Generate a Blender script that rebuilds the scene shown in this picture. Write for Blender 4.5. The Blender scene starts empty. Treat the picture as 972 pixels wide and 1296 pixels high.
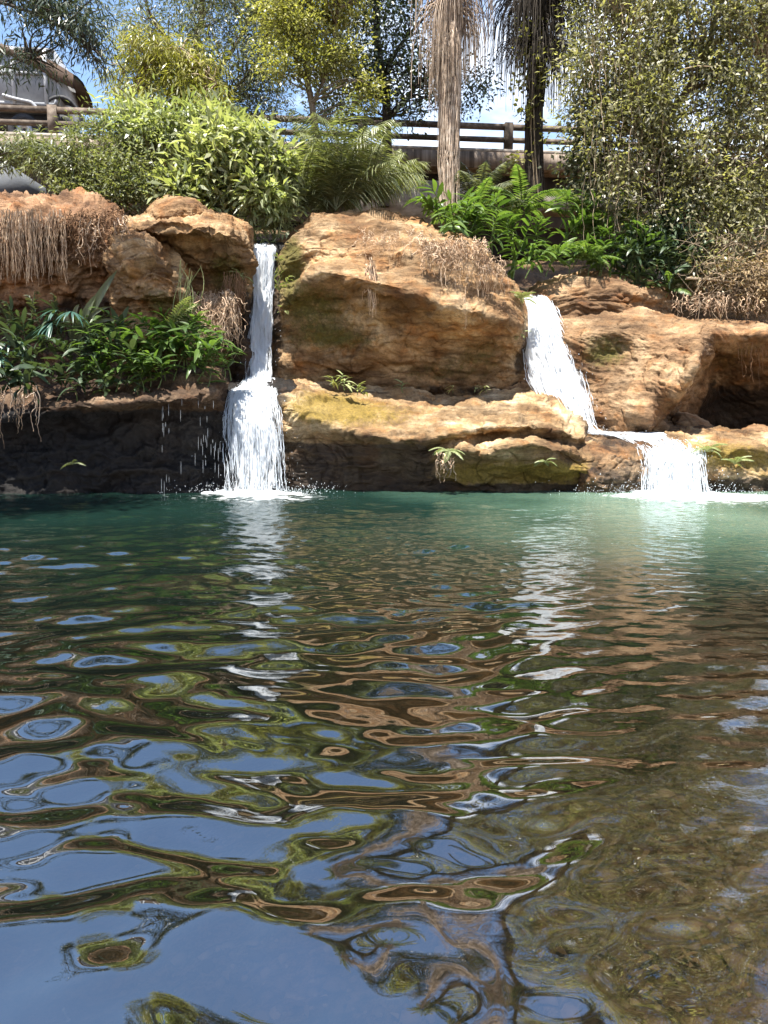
import bpy, math, random
import numpy as np
from mathutils import Vector

SC = bpy.context.scene
COL = SC.collection
R = math.radians
random.seed(11)
RNG = np.random.default_rng(11)

# ------------------------------------------------------------------ camera
CAM_Z = 1.35
PITCH = math.atan(118 / 1000.0)
cam_d = bpy.data.cameras.new('camera')
cam = bpy.data.objects.new('camera', cam_d)
COL.objects.link(cam)
cam.location = (0, 0, CAM_Z)
cam.rotation_euler = (math.pi / 2 - PITCH, 0, 0)
cam_d.sensor_fit = 'VERTICAL'
cam_d.sensor_height = 24
cam_d.lens = 24 * 1000 / 1296.0
cam_d.clip_start = 0.05
cam_d.clip_end = 3000
SC.camera = cam

# ------------------------------------------------------------------ light
SUN = Vector((-0.17, -0.29, 0.94)).normalized()
EL = math.asin(SUN.z)
AZ = math.atan2(SUN.x, SUN.y)
w = bpy.data.worlds.new('World')
SC.world = w
w.use_nodes = True
nt = w.node_tree
for n in list(nt.nodes):
    nt.nodes.remove(n)
wo = nt.nodes.new('ShaderNodeOutputWorld')
bg = nt.nodes.new('ShaderNodeBackground')
sky = nt.nodes.new('ShaderNodeTexSky')
sky.sky_type = 'NISHITA'
sky.sun_disc = False
sky.sun_elevation = EL
sky.sun_rotation = AZ
sky.air_density = 1.0
sky.dust_density = 0.1
sky.ozone_density = 1.6
tc = nt.nodes.new('ShaderNodeTexCoord')
mp = nt.nodes.new('ShaderNodeMapping')
mp.inputs['Scale'].default_value = (1.0, 1.0, 2.4)
mp.inputs['Location'].default_value = (0.35, 0.1, 0.2)
cn = nt.nodes.new('ShaderNodeTexNoise')
cn.inputs['Scale'].default_value = 2.6
cn.inputs['Detail'].default_value = 6
cn.inputs['Roughness'].default_value = 0.55
cr = nt.nodes.new('ShaderNodeValToRGB')
cr.color_ramp.elements[0].position = 0.52
cr.color_ramp.elements[1].position = 0.68
sep = nt.nodes.new('ShaderNodeSeparateXYZ')
ele = nt.nodes.new('ShaderNodeMapRange')          # clouds thin out towards the zenith, as on the day
ele.inputs['From Min'].default_value = 0.20
ele.inputs['From Max'].default_value = 0.50
ele.inputs['To Min'].default_value = 0.20
ele.inputs['To Max'].default_value = -0.12
mul = nt.nodes.new('ShaderNodeMath')
mul.operation = 'ADD'
mix = nt.nodes.new('ShaderNodeMix')
mix.data_type = 'RGBA'
mix.inputs['B'].default_value = (7.0, 7.3, 7.8, 1)
L = nt.links.new
L(tc.outputs['Generated'], mp.inputs['Vector'])
L(mp.outputs['Vector'], cn.inputs['Vector'])

L(tc.outputs['Generated'], sep.inputs['Vector'])
L(sep.outputs['Z'], ele.inputs['Value'])
L(cn.outputs['Fac'], mul.inputs[0])
L(ele.outputs['Result'], mul.inputs[1])
L(mul.outputs[0], cr.inputs['Fac'])
L(cr.outputs['Color'], mix.inputs['Factor'])
L(sky.outputs['Color'], mix.inputs['A'])
L(mix.outputs['Result'], bg.inputs['Color'])
bg.inputs['Strength'].default_value = 0.105
L(bg.outputs['Background'], wo.inputs['Surface'])

sun_d = bpy.data.lights.new('sun', 'SUN')
sun_d.energy = 5.0
sun_d.angle = R(0.53)
sun_d.color = (1.0, 0.95, 0.86)
sun = bpy.data.objects.new('sun', sun_d)
COL.objects.link(sun)
sun.location = (-10, -10, 40)
sun.rotation_euler = (-SUN).to_track_quat('-Z', 'Y').to_euler()

SC.view_settings.view_transform = 'Standard'
SC.view_settings.look = 'None'
SC.view_settings.exposure = 1.55
SC.view_settings.gamma = 1.0
SC.render.engine = 'CYCLES'
SC.cycles.max_bounces = 8
SC.cycles.transparent_max_bounces = 24
SC.cycles.diffuse_bounces = 3
SC.cycles.glossy_bounces = 3
SC.cycles.transmission_bounces = 4
SC.cycles.sample_clamp_indirect = 6.0
SC.cycles.caustics_reflective = False
SC.cycles.caustics_refractive = False
SC.cycles.use_denoising = True

# ------------------------------------------------------------------ helpers
SP, CP = math.sin(PITCH), math.cos(PITCH)


def P(px, py, Y):
    """the point of the place at depth Y metres seen at a pixel of the photograph (used to measure the place)"""
    u = (px - 486) / 1000.0
    v = (648 - py) / 1000.0
    t = Y / (CP + v * SP)
    return np.array([u * t, Y, CAM_Z + t * (v * CP - SP)])


def PA(px, py, Y):
    px, py, Y = np.broadcast_arrays(np.asarray(px, float), np.asarray(py, float), np.asarray(Y, float))
    u = (px - 486) / 1000.0
    v = (648 - py) / 1000.0
    t = Y / (CP + v * SP)
    return np.stack([u * t, Y, CAM_Z + t * (v * CP - SP)], -1)


def M(px, Y):
    return px * Y / 1000.0


def _hash(ix, iy, iz, seed):
    h = (ix.astype(np.uint32) * np.uint32(374761393) + iy.astype(np.uint32) * np.uint32(668265263)
         + iz.astype(np.uint32) * np.uint32(2246822519) + np.uint32(seed * 3266489917 & 0xffffffff))
    h ^= h >> np.uint32(15)
    h *= np.uint32(2246822519)
    h ^= h >> np.uint32(13)
    h *= np.uint32(3266489917)
    h ^= h >> np.uint32(16)
    return h.astype(np.float64) / 4294967295.0


def vnoise(p, seed=0):
    """value noise in -1..1 at points (...,3)"""
    f = np.floor(p)
    t = p - f
    t = t * t * t * (t * (t * 6 - 15) + 10)
    i = f.astype(np.int64)
    x, y, z = i[..., 0], i[..., 1], i[..., 2]
    tx, ty, tz = t[..., 0], t[..., 1], t[..., 2]
    def c(a, b, d): return _hash(x + a, y + b, z + d, seed)
    x00 = c(0, 0, 0) * (1 - tx) + c(1, 0, 0) * tx
    x10 = c(0, 1, 0) * (1 - tx) + c(1, 1, 0) * tx
    x01 = c(0, 0, 1) * (1 - tx) + c(1, 0, 1) * tx
    x11 = c(0, 1, 1) * (1 - tx) + c(1, 1, 1) * tx
    a = x00 * (1 - ty) + x10 * ty
    b = x01 * (1 - ty) + x11 * ty
    return (a * (1 - tz) + b * tz) * 2 - 1


def fbm(p, oct=4, seed=0, gain=0.5, lac=2.03):
    s = np.zeros(p.shape[:-1])
    a = 1.0
    q = p.copy()
    for k in range(oct):
        s += a * vnoise(q, seed + k * 17)
        a *= gain
        q = q * lac + 3.7
    return s


class MB:
    """collects points and faces for ONE mesh"""
    def __init__(self):
        self.v, self.q, self.t, self.r, self.n = [], [], [], [], 0

    def add(self, v, quads=None, tris=None, rnd=None):
        v = np.asarray(v, float).reshape(-1, 3)
        if quads is not None and len(quads):
            self.q.append(np.asarray(quads, np.int64) + self.n)
        if tris is not None and len(tris):
            self.t.append(np.asarray(tris, np.int64) + self.n)
        self.v.append(v)
        self.r.append(np.full(len(v), 0.5) if rnd is None else np.broadcast_to(np.asarray(rnd, float), (len(v),)))
        self.n += len(v)
        return self

    def box(self, c, s, rz=0.0, rnd=None):
        x, y, z = np.array(s) / 2.0
        v = np.array([[-x, -y, -z], [x, -y, -z], [x, y, -z], [-x, y, -z], [-x, -y, z], [x, -y, z], [x, y, z], [-x, y, z]])
        ca, sa = math.cos(rz), math.sin(rz)
        v = v @ np.array([[ca, sa, 0], [-sa, ca, 0], [0, 0, 1]])
        return self.add(v + np.array(c), [[0, 3, 2, 1], [4, 5, 6, 7], [0, 1, 5, 4], [1, 2, 6, 5], [2, 3, 7, 6], [3, 0, 4, 7]], rnd=rnd)

    def strands(self, pts, rad, sides=3, rnd=None):
        """N thin tubes of M points each: pts (N,M,3), rad (N,M)"""
        pts = np.asarray(pts, float)
        N, K, _ = pts.shape
        rad = np.broadcast_to(np.asarray(rad, float), (N, K))
        T = np.gradient(pts, axis=1)
        T /= np.linalg.norm(T, axis=2, keepdims=True) + 1e-9
        ref = np.where(np.abs(T[..., 2:3]) > 0.9, np.array([1.0, 0, 0]), np.array([0, 0, 1.0]))
        A = np.cross(T, ref)
        A /= np.linalg.norm(A, axis=2, keepdims=True) + 1e-9
        B = np.cross(T, A)
        an = np.arange(sides) * 2 * math.pi / sides
        ring = (pts[:, :, None, :] + rad[:, :, None, None] * (A[:, :, None, :] * np.cos(an)[None, None, :, None]
                                                           + B[:, :, None, :] * np.sin(an)[None, None, :, None]))
        idx = np.arange(N * K * sides).reshape(N, K, sides)
        a = idx[:, :-1, :]
        b = idx[:, 1:, :]
        q = np.stack([a, np.roll(a, -1, 2), np.roll(b, -1, 2), b], -1).reshape(-1, 4)
        if rnd is None:
            rnd = np.repeat(RNG.random(N), K * sides)
        else:
            rnd = np.repeat(np.broadcast_to(rnd, (N,)), K * sides)
        return self.add(ring.reshape(-1, 3), q, rnd=rnd)

    def tube(self, pts, rad, sides=8, rnd=None):
        pts = np.asarray(pts, float)[None]
        return self.strands(pts, np.asarray(rad, float)[None], sides, rnd=0.5 if rnd is None else rnd)

    def leaves(self, pos, d, nrm, ln, wd, fine=False, droop=0.12, rnd=None):
        """N leaves: base at pos, pointing along d, face normal near nrm"""
        pos = np.asarray(pos, float)
        N = len(pos)
        if N == 0:
            return self
        d = d / (np.linalg.norm(d, axis=1, keepdims=True) + 1e-9)
        s = np.cross(d, nrm)
        s /= np.linalg.norm(s, axis=1, keepdims=True) + 1e-9
        n = np.cross(s, d)
        ln = np.broadcast_to(ln, (N,))[:, None]
        wd = np.broadcast_to(wd, (N,))[:, None]
        if rnd is None:
            rnd = RNG.random(N)
        if not fine:
            v = np.stack([pos, pos + d * ln * 0.45 + s * wd * 0.5 + n * wd * 0.12, pos + d * ln - n * ln * droop,
                          pos + d * ln * 0.45 - s * wd * 0.5 + n * wd * 0.12], 1)
            q = np.arange(N * 4).reshape(N, 4)
            return self.add(v.reshape(-1, 3), q, rnd=np.repeat(rnd, 4))
        rows = [(0.0, 0.06, 0), (0.3, 0.9, 0.02), (0.6, 0.8, -0.05), (1.0, 0.0, -droop * 2)]
        vs = []
        for a, b, h in rows:
            c = pos + d * ln * a + n * ln * h
            vs += [c - s * wd * 0.5 * b + n * wd * 0.18 * b, c, c + s * wd * 0.5 * b + n * wd * 0.18 * b]
        v = np.stack(vs, 1)
        base = np.arange(N)[:, None] * 12
        q = []
        for k in range(3):
            o = 3 * k
            q += [base + np.array([[o, o + 1, o + 4, o + 3]]), base + np.array([[o + 1, o + 2, o + 5, o + 4]])]
        return self.add(v.reshape(-1, 3), np.concatenate(q), rnd=np.repeat(rnd, 12))

    def mesh(self, name, mats, smooth=False, loc=(0, 0, 0), attrs=None):
        v = np.concatenate(self.v) - np.asarray(loc, float)
        me = bpy.data.meshes.new(name)
        nq = sum(len(a) for a in self.q)
        ntr = sum(len(a) for a in self.t)
        ls = []
        if nq:
            ls.append(np.concatenate(self.q).reshape(-1))
        if ntr:
            ls.append(np.concatenate(self.t).reshape(-1))
        loops = np.concatenate(ls)
        tot = np.concatenate([np.full(nq, 4), np.full(ntr, 3)])
        start = np.concatenate([[0], np.cumsum(tot)[:-1]])
        me.vertices.add(len(v))
        me.vertices.foreach_set('co', v.astype(np.float32).ravel())
        me.loops.add(len(loops))
        me.loops.foreach_set('vertex_index', loops.astype(np.int32))
        me.polygons.add(len(tot))
        me.polygons.foreach_set('loop_start', start.astype(np.int32))
        me.polygons.foreach_set('loop_total', tot.astype(np.int32))
        if smooth:
            me.polygons.foreach_set('use_smooth', np.ones(len(tot), bool))
        me.update(calc_edges=True)
        at = me.attributes.new('rnd', 'FLOAT', 'POINT')
        at.data.foreach_set('value', np.concatenate(self.r).astype(np.float32))
        for k, a in (attrs or {}).items():
            at = me.attributes.new(k, 'FLOAT', 'POINT')
            at.data.foreach_set('value', np.asarray(a, np.float32))
        for m in (mats if isinstance(mats, (list, tuple)) else [mats]):
            me.materials.append(m)
        return me


def tag(o, label=None, cat=None, group=None, kind=None):
    if label: o['label'] = label
    if cat: o['category'] = cat
    if group: o['group'] = group
    if kind: o['kind'] = kind
    return o


def obj(name, mb, mat, parent=None, loc=None, smooth=False, attrs=None):
    if parent is not None:
        base = np.array(parent.get('_w', (0, 0, 0)) if loc is None else loc, float)
    else:
        base = np.array((0, 0, 0) if loc is None else loc, float)
    me = mb.mesh(name, mat, smooth, base, attrs)
    o = bpy.data.objects.new(name, me)
    COL.objects.link(o)
    if parent is not None:
        o.parent = parent
    else:
        o.location = base
    return o


WL = {}


def thing(name, label, cat, loc, group=None, rz=0):
    o = bpy.data.objects.new(name, None)
    COL.objects.link(o)
    o.location = [float(a) for a in loc]
    o.rotation_euler = (0, 0, rz)
    o.empty_display_size = 0.2
    tag(o, label, cat, group)
    WL[o.name] = np.array(loc, float)
    return o


def part(name, mb, mat, parent, smooth=False, kind=None, attrs=None):
    """world-space shape as a child of a thing that is not rotated"""
    base = WL[parent.name]
    me = mb.mesh(name, mat, smooth, base, attrs)
    o = bpy.data.objects.new(name, me)
    COL.objects.link(o)
    o.parent = parent
    WL[o.name] = base
    if kind: o['kind'] = kind
    return o


def sub(name, mb, mat, parent, smooth=False):
    return part(name, mb, mat, parent, smooth)


def copy_tree(o, parent=None):
    c = o.copy()
    COL.objects.link(c)
    if parent is not None:
        c.parent = parent
    for ch in o.children:
        copy_tree(ch, c)
    return c


def catmull(A, n):
    """A (K, ...) control points -> n samples along axis 0"""
    A = np.asarray(A, float)
    K = len(A)
    t = np.linspace(0, K - 1, n)
    i = np.clip(np.floor(t).astype(int), 0, K - 2)
    f = (t - i).reshape((-1,) + (1,) * (A.ndim - 1))
    p0 = A[np.clip(i - 1, 0, K - 1)]
    p1 = A[i]
    p2 = A[i + 1]
    p3 = A[np.clip(i + 2, 0, K - 1)]
    m1 = (p2 - p0) * 0.42
    m2 = (p3 - p1) * 0.42
    return ((2 * f ** 3 - 3 * f ** 2 + 1) * p1 + (f ** 3 - 2 * f ** 2 + f) * m1
            + (-2 * f ** 3 + 3 * f ** 2) * p2 + (f ** 3 - f ** 2) * m2)


# ------------------------------------------------------------------ materials
def newmat(name):
    m = bpy.data.materials.new(name)
    m.use_nodes = True
    t = m.node_tree
    for n in list(t.nodes):
        t.nodes.remove(n)
    out = t.nodes.new('ShaderNodeOutputMaterial')
    return m, t, out


def N(t, typ, **kw):
    n = t.nodes.new(typ)
    for k, v in kw.items():
        if k in n.inputs:
            n.inputs[k].default_value = v
        else:
            setattr(n, k, v)
    return n


def ramp(t, src, stops):
    r = t.nodes.new('ShaderNodeValToRGB')
    e = r.color_ramp.elements
    while len(e) < len(stops):
        e.new(0.5)
    for k, (p, c) in enumerate(stops):
        e[k].position = p
        e[k].color = (*c, 1) if len(c) == 3 else c
    t.links.new(src, r.inputs['Fac'])
    return r.outputs['Color']


def mixc(t, fac, a, b, blend='MIX'):
    m = t.nodes.new('ShaderNodeMix')
    m.data_type = 'RGBA'
    m.blend_type = blend
    for s, v in (('Factor', fac), ('A', a), ('B', b)):
        if isinstance(v, (int, float)):
            m.inputs[s].default_value = v
        elif isinstance(v, tuple):
            m.inputs[s].default_value = (*v, 1)
        else:
            t.links.new(v, m.inputs[s])
    return m.outputs['Result']


def leafmat(name, cols, trans=0.35, rough=0.36, spec=0.5):
    m, t, out = newmat(name)
    at = N(t, 'ShaderNodeAttribute', attribute_name='rnd')
    n = len(cols)
    c = ramp(t, at.outputs['Fac'], [(k / max(1, n - 1), cc) for k, cc in enumerate(cols)])
    tcn = N(t, 'ShaderNodeTexCoord')
    nz = N(t, 'ShaderNodeTexNoise', Scale=1.3, Detail=2)
    t.links.new(tcn.outputs['Object'], nz.inputs['Vector'])
    v = ramp(t, nz.outputs['Fac'], [(0.3, (0.75, 0.75, 0.75)), (0.7, (1.25, 1.25, 1.15))])
    c = mixc(t, 1.0, c, v, 'MULTIPLY')
    p = N(t, 'ShaderNodeBsdfPrincipled', Roughness=rough)
    p.inputs['Specular IOR Level'].default_value = spec
    t.links.new(c, p.inputs['Base Color'])
    tr = N(t, 'ShaderNodeBsdfTranslucent')
    t.links.new(mixc(t, 1.0, c, (1.25, 1.35, 0.55), 'MULTIPLY'), tr.inputs['Color'])
    ms = N(t, 'ShaderNodeMixShader')
    ms.inputs[0].default_value = trans
    t.links.new(p.outputs[0], ms.inputs[1])
    t.links.new(tr.outputs[0], ms.inputs[2])
    t.links.new(ms.outputs[0], out.inputs['Surface'])
    return m


def plainmat(name, cols, scale=6.0, rough=0.8, bump=0.3, stretch=(1, 1, 1), metal=0.0, spec=0.3, detail=5, tone=(0.7, 1.3)):
    m, t, out = newmat(name)
    tcn = N(t, 'ShaderNodeTexCoord')
    mp_ = N(t, 'ShaderNodeMapping')
    mp_.inputs['Scale'].default_value = stretch
    t.links.new(tcn.outputs['Object'], mp_.inputs['Vector'])
    nz = N(t, 'ShaderNodeTexNoise', Scale=scale, Detail=detail, Roughness=0.6)
    t.links.new(mp_.outputs[0], nz.inputs['Vector'])
    n = len(cols)
    c = ramp(t, nz.outputs['Fac'], [(0.3 + 0.4 * k / max(1, n - 1), cc) for k, cc in enumerate(cols)])
    at = N(t, 'ShaderNodeAttribute', attribute_name='rnd')
    v = ramp(t, at.outputs['Fac'], [(0, (tone[0],) * 3), (1, (tone[1],) * 3)])
    c = mixc(t, 1.0, c, v, 'MULTIPLY')
    p = N(t, 'ShaderNodeBsdfPrincipled', Roughness=rough, Metallic=metal)
    p.inputs['Specular IOR Level'].default_value = spec
    t.links.new(c, p.inputs['Base Color'])
    if bump:
        nb = N(t, 'ShaderNodeTexNoise', Scale=scale * 4, Detail=6, Roughness=0.65)
        t.links.new(mp_.outputs[0], nb.inputs['Vector'])
        b = N(t, 'ShaderNodeBump', Strength=bump, Distance=0.03)
        t.links.new(nb.outputs['Fac'], b.inputs['Height'])
        t.links.new(b.outputs[0], p.inputs['Normal'])
    t.links.new(p.outputs[0], out.inputs['Surface'])
    return m


def rockmat(name, c_dark, c_mid, c_light, moss=(0.085, 0.075, 0.012), tilt=(0, 0, 0), wet_shade=0.16):
    m, t, out = newmat(name)
    K = t.links.new
    tcn = N(t, 'ShaderNodeTexCoord')
    geo = N(t, 'ShaderNodeNewGeometry')
    base = geo.outputs['Position']
    # warped coordinates
    wn = N(t, 'ShaderNodeTexNoise', Scale=0.9, Detail=3)
    K(base, wn.inputs['Vector'])
    wadd = N(t, 'ShaderNodeVectorMath', operation='MULTIPLY_ADD')
    wadd.inputs[1].default_value = (0.4, 0.4, 0.4)
    K(wn.outputs['Color'], wadd.inputs[0])
    K(base, wadd.inputs[2])
    mp_ = N(t, 'ShaderNodeMapping')
    mp_.inputs['Rotation'].default_value = tilt
    mp_.inputs['Scale'].default_value = (0.7, 0.7, 4.2)
    K(wadd.outputs[0], mp_.inputs['Vector'])
    st = N(t, 'ShaderNodeTexNoise', Scale=2.2, Detail=9, Roughness=0.68)
    K(mp_.outputs[0], st.inputs['Vector'])
    big = N(t, 'ShaderNodeTexNoise', Scale=1.1, Detail=5, Roughness=0.6)
    K(base, big.inputs['Vector'])
    fine = N(t, 'ShaderNodeTexNoise', Scale=20, Detail=10, Roughness=0.8)
    K(base, fine.inputs['Vector'])
    c = ramp(t, big.outputs['Fac'], [(0.34, c_dark), (0.5, c_mid), (0.66, c_light)])
    c2 = ramp(t, st.outputs['Fac'], [(0.36, (0.34, 0.29, 0.25)), (0.46, (0.80, 0.77, 0.73)), (0.60, (1.2, 1.17, 1.12))])
    c = mixc(t, 0.9, c, c2, 'MULTIPLY')
    c3 = ramp(t, fine.outputs['Fac'], [(0.36, (0.38, 0.35, 0.32)), (0.5, (1, 1, 1)), (0.64, (1.4, 1.36, 1.3))])
    c = mixc(t, 0.6, c, c3, 'MULTIPLY')
    pn = N(t, 'ShaderNodeTexNoise', Scale=0.75, Detail=6, Roughness=0.62)      # weathered brown patches
    K(wadd.outputs[0], pn.inputs['Vector'])
    c = mixc(t, 1.0, c, ramp(t, pn.outputs['Fac'], [(0.40, (0.52, 0.47, 0.42)), (0.52, (0.92, 0.9, 0.88)), (0.64, (1.18, 1.18, 1.2))]), 'MULTIPLY')
    # iron stain
    sn = N(t, 'ShaderNodeTexNoise', Scale=2.4, Detail=4)
    K(base, sn.inputs['Vector'])
    sf = ramp(t, sn.outputs['Fac'], [(0.52, (0, 0, 0)), (0.66, (1, 1, 1))])
    c = mixc(t, sf, c, mixc(t, 1.0, c, (0.98, 0.79, 0.60), 'MULTIPLY'))
    # moss
    ma = N(t, 'ShaderNodeAttribute', attribute_name='moss')
    mn = N(t, 'ShaderNodeTexNoise', Scale=7.5, Detail=12, Roughness=0.82)
    K(base, mn.inputs['Vector'])
    ad = N(t, 'ShaderNodeMath', operation='ADD')
    K(ma.outputs['Fac'], ad.inputs[0])
    K(mn.outputs['Fac'], ad.inputs[1])
    mf = ramp(t, ad.outputs[0], [(0.74, (0, 0, 0)), (1.12, (0.9, 0.9, 0.9))])
    mc = ramp(t, fine.outputs['Fac'], [(0.35, tuple(a * 0.45 for a in moss)), (0.65, tuple(a * 1.5 for a in moss))])
    c = mixc(t, mf, c, mc)
    # wet, algae-dark stone; also shade painted into undercuts and the hollow
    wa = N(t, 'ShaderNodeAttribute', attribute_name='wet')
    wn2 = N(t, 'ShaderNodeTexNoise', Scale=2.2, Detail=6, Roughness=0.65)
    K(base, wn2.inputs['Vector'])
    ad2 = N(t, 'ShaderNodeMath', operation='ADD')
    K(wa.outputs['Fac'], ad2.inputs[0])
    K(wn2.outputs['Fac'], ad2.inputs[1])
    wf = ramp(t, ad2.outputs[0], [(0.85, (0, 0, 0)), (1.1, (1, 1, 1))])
    c = mixc(t, wf, c, mixc(t, 1.0, c, (wet_shade, wet_shade * 0.92, wet_shade * 0.85), 'MULTIPLY'))
    p = N(t, 'ShaderNodeBsdfPrincipled')
    p.inputs['Specular IOR Level'].default_value = 0.35
    K(c, p.inputs['Base Color'])
    rr = N(t, 'ShaderNodeMapRange')
    rr.inputs['To Min'].default_value = 0.85
    rr.inputs['To Max'].default_value = 0.55
    K(wf, rr.inputs['Value'])
    K(rr.outputs[0], p.inputs['Roughness'])
    b1 = N(t, 'ShaderNodeBump', Strength=0.75, Distance=0.10)
    K(st.outputs['Fac'], b1.inputs['Height'])
    b2 = N(t, 'ShaderNodeBump', Strength=0.65, Distance=0.05)
    K(fine.outputs['Fac'], b2.inputs['Height'])
    K(b1.outputs[0], b2.inputs['Normal'])
    K(b2.outputs[0], p.inputs['Normal'])
    K(p.outputs[0], out.inputs['Surface'])
    return m


MAT = {}
MAT['rock'] = rockmat('sandstone', (0.20, 0.115, 0.055), (0.34, 0.22, 0.112), (0.52, 0.40, 0.255))
MAT['rock_r'] = rockmat('sandstone_brown', (0.18, 0.105, 0.055), (0.29, 0.185, 0.10), (0.44, 0.32, 0.20), tilt=(0, R(-28), 0))
MAT['rock_pale'] = rockmat('sandstone_pale', (0.18, 0.11, 0.055), (0.34, 0.235, 0.125), (0.58, 0.47, 0.315), moss=(0.20, 0.135, 0.022))
MAT['rock_dark'] = rockmat('rock_dark', (0.05, 0.030, 0.018), (0.10, 0.062, 0.036), (0.24, 0.17, 0.11), wet_shade=0.07)
MAT['soil'] = rockmat('soil', (0.17, 0.09, 0.045), (0.31, 0.185, 0.105), (0.44, 0.30, 0.19))
MAT['bright'] = leafmat('leaf_bright', [(0.13, 0.16, 0.07), (0.24, 0.27, 0.14), (0.35, 0.365, 0.22), (0.48, 0.48, 0.33)], 0.4)
MAT['ginger'] = leafmat('leaf_ginger', [(0.06, 0.11, 0.028), (0.13, 0.205, 0.055), (0.24, 0.31, 0.115)], 0.42, 0.36)
MAT['ginger_dark'] = leafmat('leaf_ginger_dark', [(0.03, 0.055, 0.028), (0.055, 0.085, 0.045), (0.10, 0.13, 0.075)], 0.25, 0.38)  # darker copy of the ginger leaf, left edge shade put into its colour
MAT['fan'] = leafmat('leaf_fan', [(0.03, 0.09, 0.075), (0.06, 0.13, 0.10)], 0.2, 0.4)
MAT['pale'] = leafmat('leaf_pale', [(0.22, 0.26, 0.12), (0.34, 0.36, 0.18)], 0.3, 0.4)
MAT['yellowgreen'] = leafmat('leaf_yellowgreen', [(0.13, 0.13, 0.045), (0.23, 0.225, 0.075), (0.36, 0.34, 0.13), (0.28, 0.26, 0.14)], 0.42)
MAT['olive'] = leafmat('leaf_olive', [(0.085, 0.085, 0.052), (0.18, 0.172, 0.10), (0.31, 0.29, 0.18), (0.46, 0.42, 0.31)], 0.42)
MAT['grey'] = leafmat('leaf_grey', [(0.06, 0.07, 0.045), (0.12, 0.13, 0.08), (0.22, 0.22, 0.15)], 0.36)
MAT['dark'] = leafmat('leaf_dark', [(0.022, 0.035, 0.02), (0.04, 0.055, 0.03), (0.06, 0.075, 0.045)], 0.2)
MAT['feather'] = leafmat('leaf_feather', [(0.10, 0.12, 0.06), (0.17, 0.185, 0.095), (0.27, 0.275, 0.16)], 0.35)
MAT['bamboo'] = leafmat('leaf_bamboo', [(0.15, 0.155, 0.03), (0.25, 0.24, 0.05), (0.36, 0.33, 0.10)], 0.4)
MAT['dry'] = leafmat('leaf_dry', [(0.16, 0.10, 0.06), (0.27, 0.19, 0.11), (0.38, 0.29, 0.18)], 0.15, 0.7, 0.2)
MAT['root'] = plainmat('dry_root', [(0.30, 0.19, 0.115), (0.55, 0.39, 0.26), (0.74, 0.60, 0.45)], 7, 0.85, 0.0, tone=(0.6, 1.4))
MAT['root_dark'] = plainmat('brown_root', [(0.20, 0.11, 0.06), (0.34, 0.20, 0.11)], 9, 0.85, 0.0)
MAT['fibre'] = plainmat('palm_fibre', [(0.20, 0.14, 0.10), (0.42, 0.32, 0.24), (0.6, 0.5, 0.4)], 5, 0.85, 0.0)
MAT['fibre_shaded'] = plainmat('palm_fibre_shaded', [(0.035, 0.028, 0.022), (0.08, 0.065, 0.05)], 5, 0.85, 0.0)  # shaded copy of the fibre, the right palm's shade put into its colour
MAT['bark'] = plainmat('bark', [(0.09, 0.065, 0.045), (0.22, 0.17, 0.12)], 7, 0.85, 0.6, (3, 3, 0.8))
MAT['bark_dark'] = plainmat('bark_dark', [(0.03, 0.024, 0.02), (0.07, 0.055, 0.045)], 7, 0.85, 0.6, (3, 3, 0.8))
MAT['twig'] = plainmat('twig', [(0.22, 0.16, 0.10), (0.42, 0.33, 0.23)], 7, 0.8, 0.0)
MAT['stem'] = plainmat('green_stem', [(0.06, 0.10, 0.03), (0.13, 0.17, 0.05)], 7, 0.6, 0.0)
MAT['concrete'] = plainmat('concrete', [(0.14, 0.115, 0.09), (0.30, 0.26, 0.22), (0.44, 0.40, 0.36)], 2.2, 0.85, 0.35, (1, 1, 2.2))
MAT['concrete_dark'] = plainmat('concrete_shaded', [(0.03, 0.025, 0.021), (0.075, 0.06, 0.05)], 1.6, 0.9, 0.3, (2, 2, 0.6))  # near-black concrete, the shade under the deck put into the colour
MAT['concrete_rail'] = plainmat('weathered_shaded_rail', [(0.06, 0.046, 0.036), (0.11, 0.085, 0.066), (0.19, 0.155, 0.125)], 5.0, 0.9, 0.3, (1, 1, 1))  # weathered brown-grey, with tree shade on the right rails put into the tone
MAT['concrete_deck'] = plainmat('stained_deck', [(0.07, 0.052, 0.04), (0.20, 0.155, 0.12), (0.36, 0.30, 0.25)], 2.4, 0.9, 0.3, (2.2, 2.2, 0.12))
MAT['concrete_grey'] = plainmat('concrete_grey', [(0.11, 0.115, 0.125), (0.17, 0.18, 0.19)], 2.2, 0.85, 0.3)  # darkened grey, the shade on the wing wall put into the colour
MAT['truck_white'] = plainmat('truck_paint', [(0.26, 0.27, 0.29), (0.40, 0.41, 0.43)], 3, 0.5, 0.05)
MAT['tarp'] = plainmat('brown_tarp', [(0.05, 0.03, 0.02), (0.10, 0.062, 0.04)], 4, 0.8, 0.3)
MAT['rubber'] = plainmat('rubber', [(0.02, 0.02, 0.022), (0.045, 0.045, 0.05)], 9, 0.7, 0.1)
MAT['steel'] = plainmat('steel', [(0.35, 0.35, 0.36), (0.5, 0.5, 0.5)], 6, 0.4, 0.0, metal=0.7)
MAT['dark_metal'] = plainmat('dark_metal', [(0.05, 0.05, 0.055), (0.10, 0.10, 0.11)], 6, 0.6, 0.1)


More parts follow.
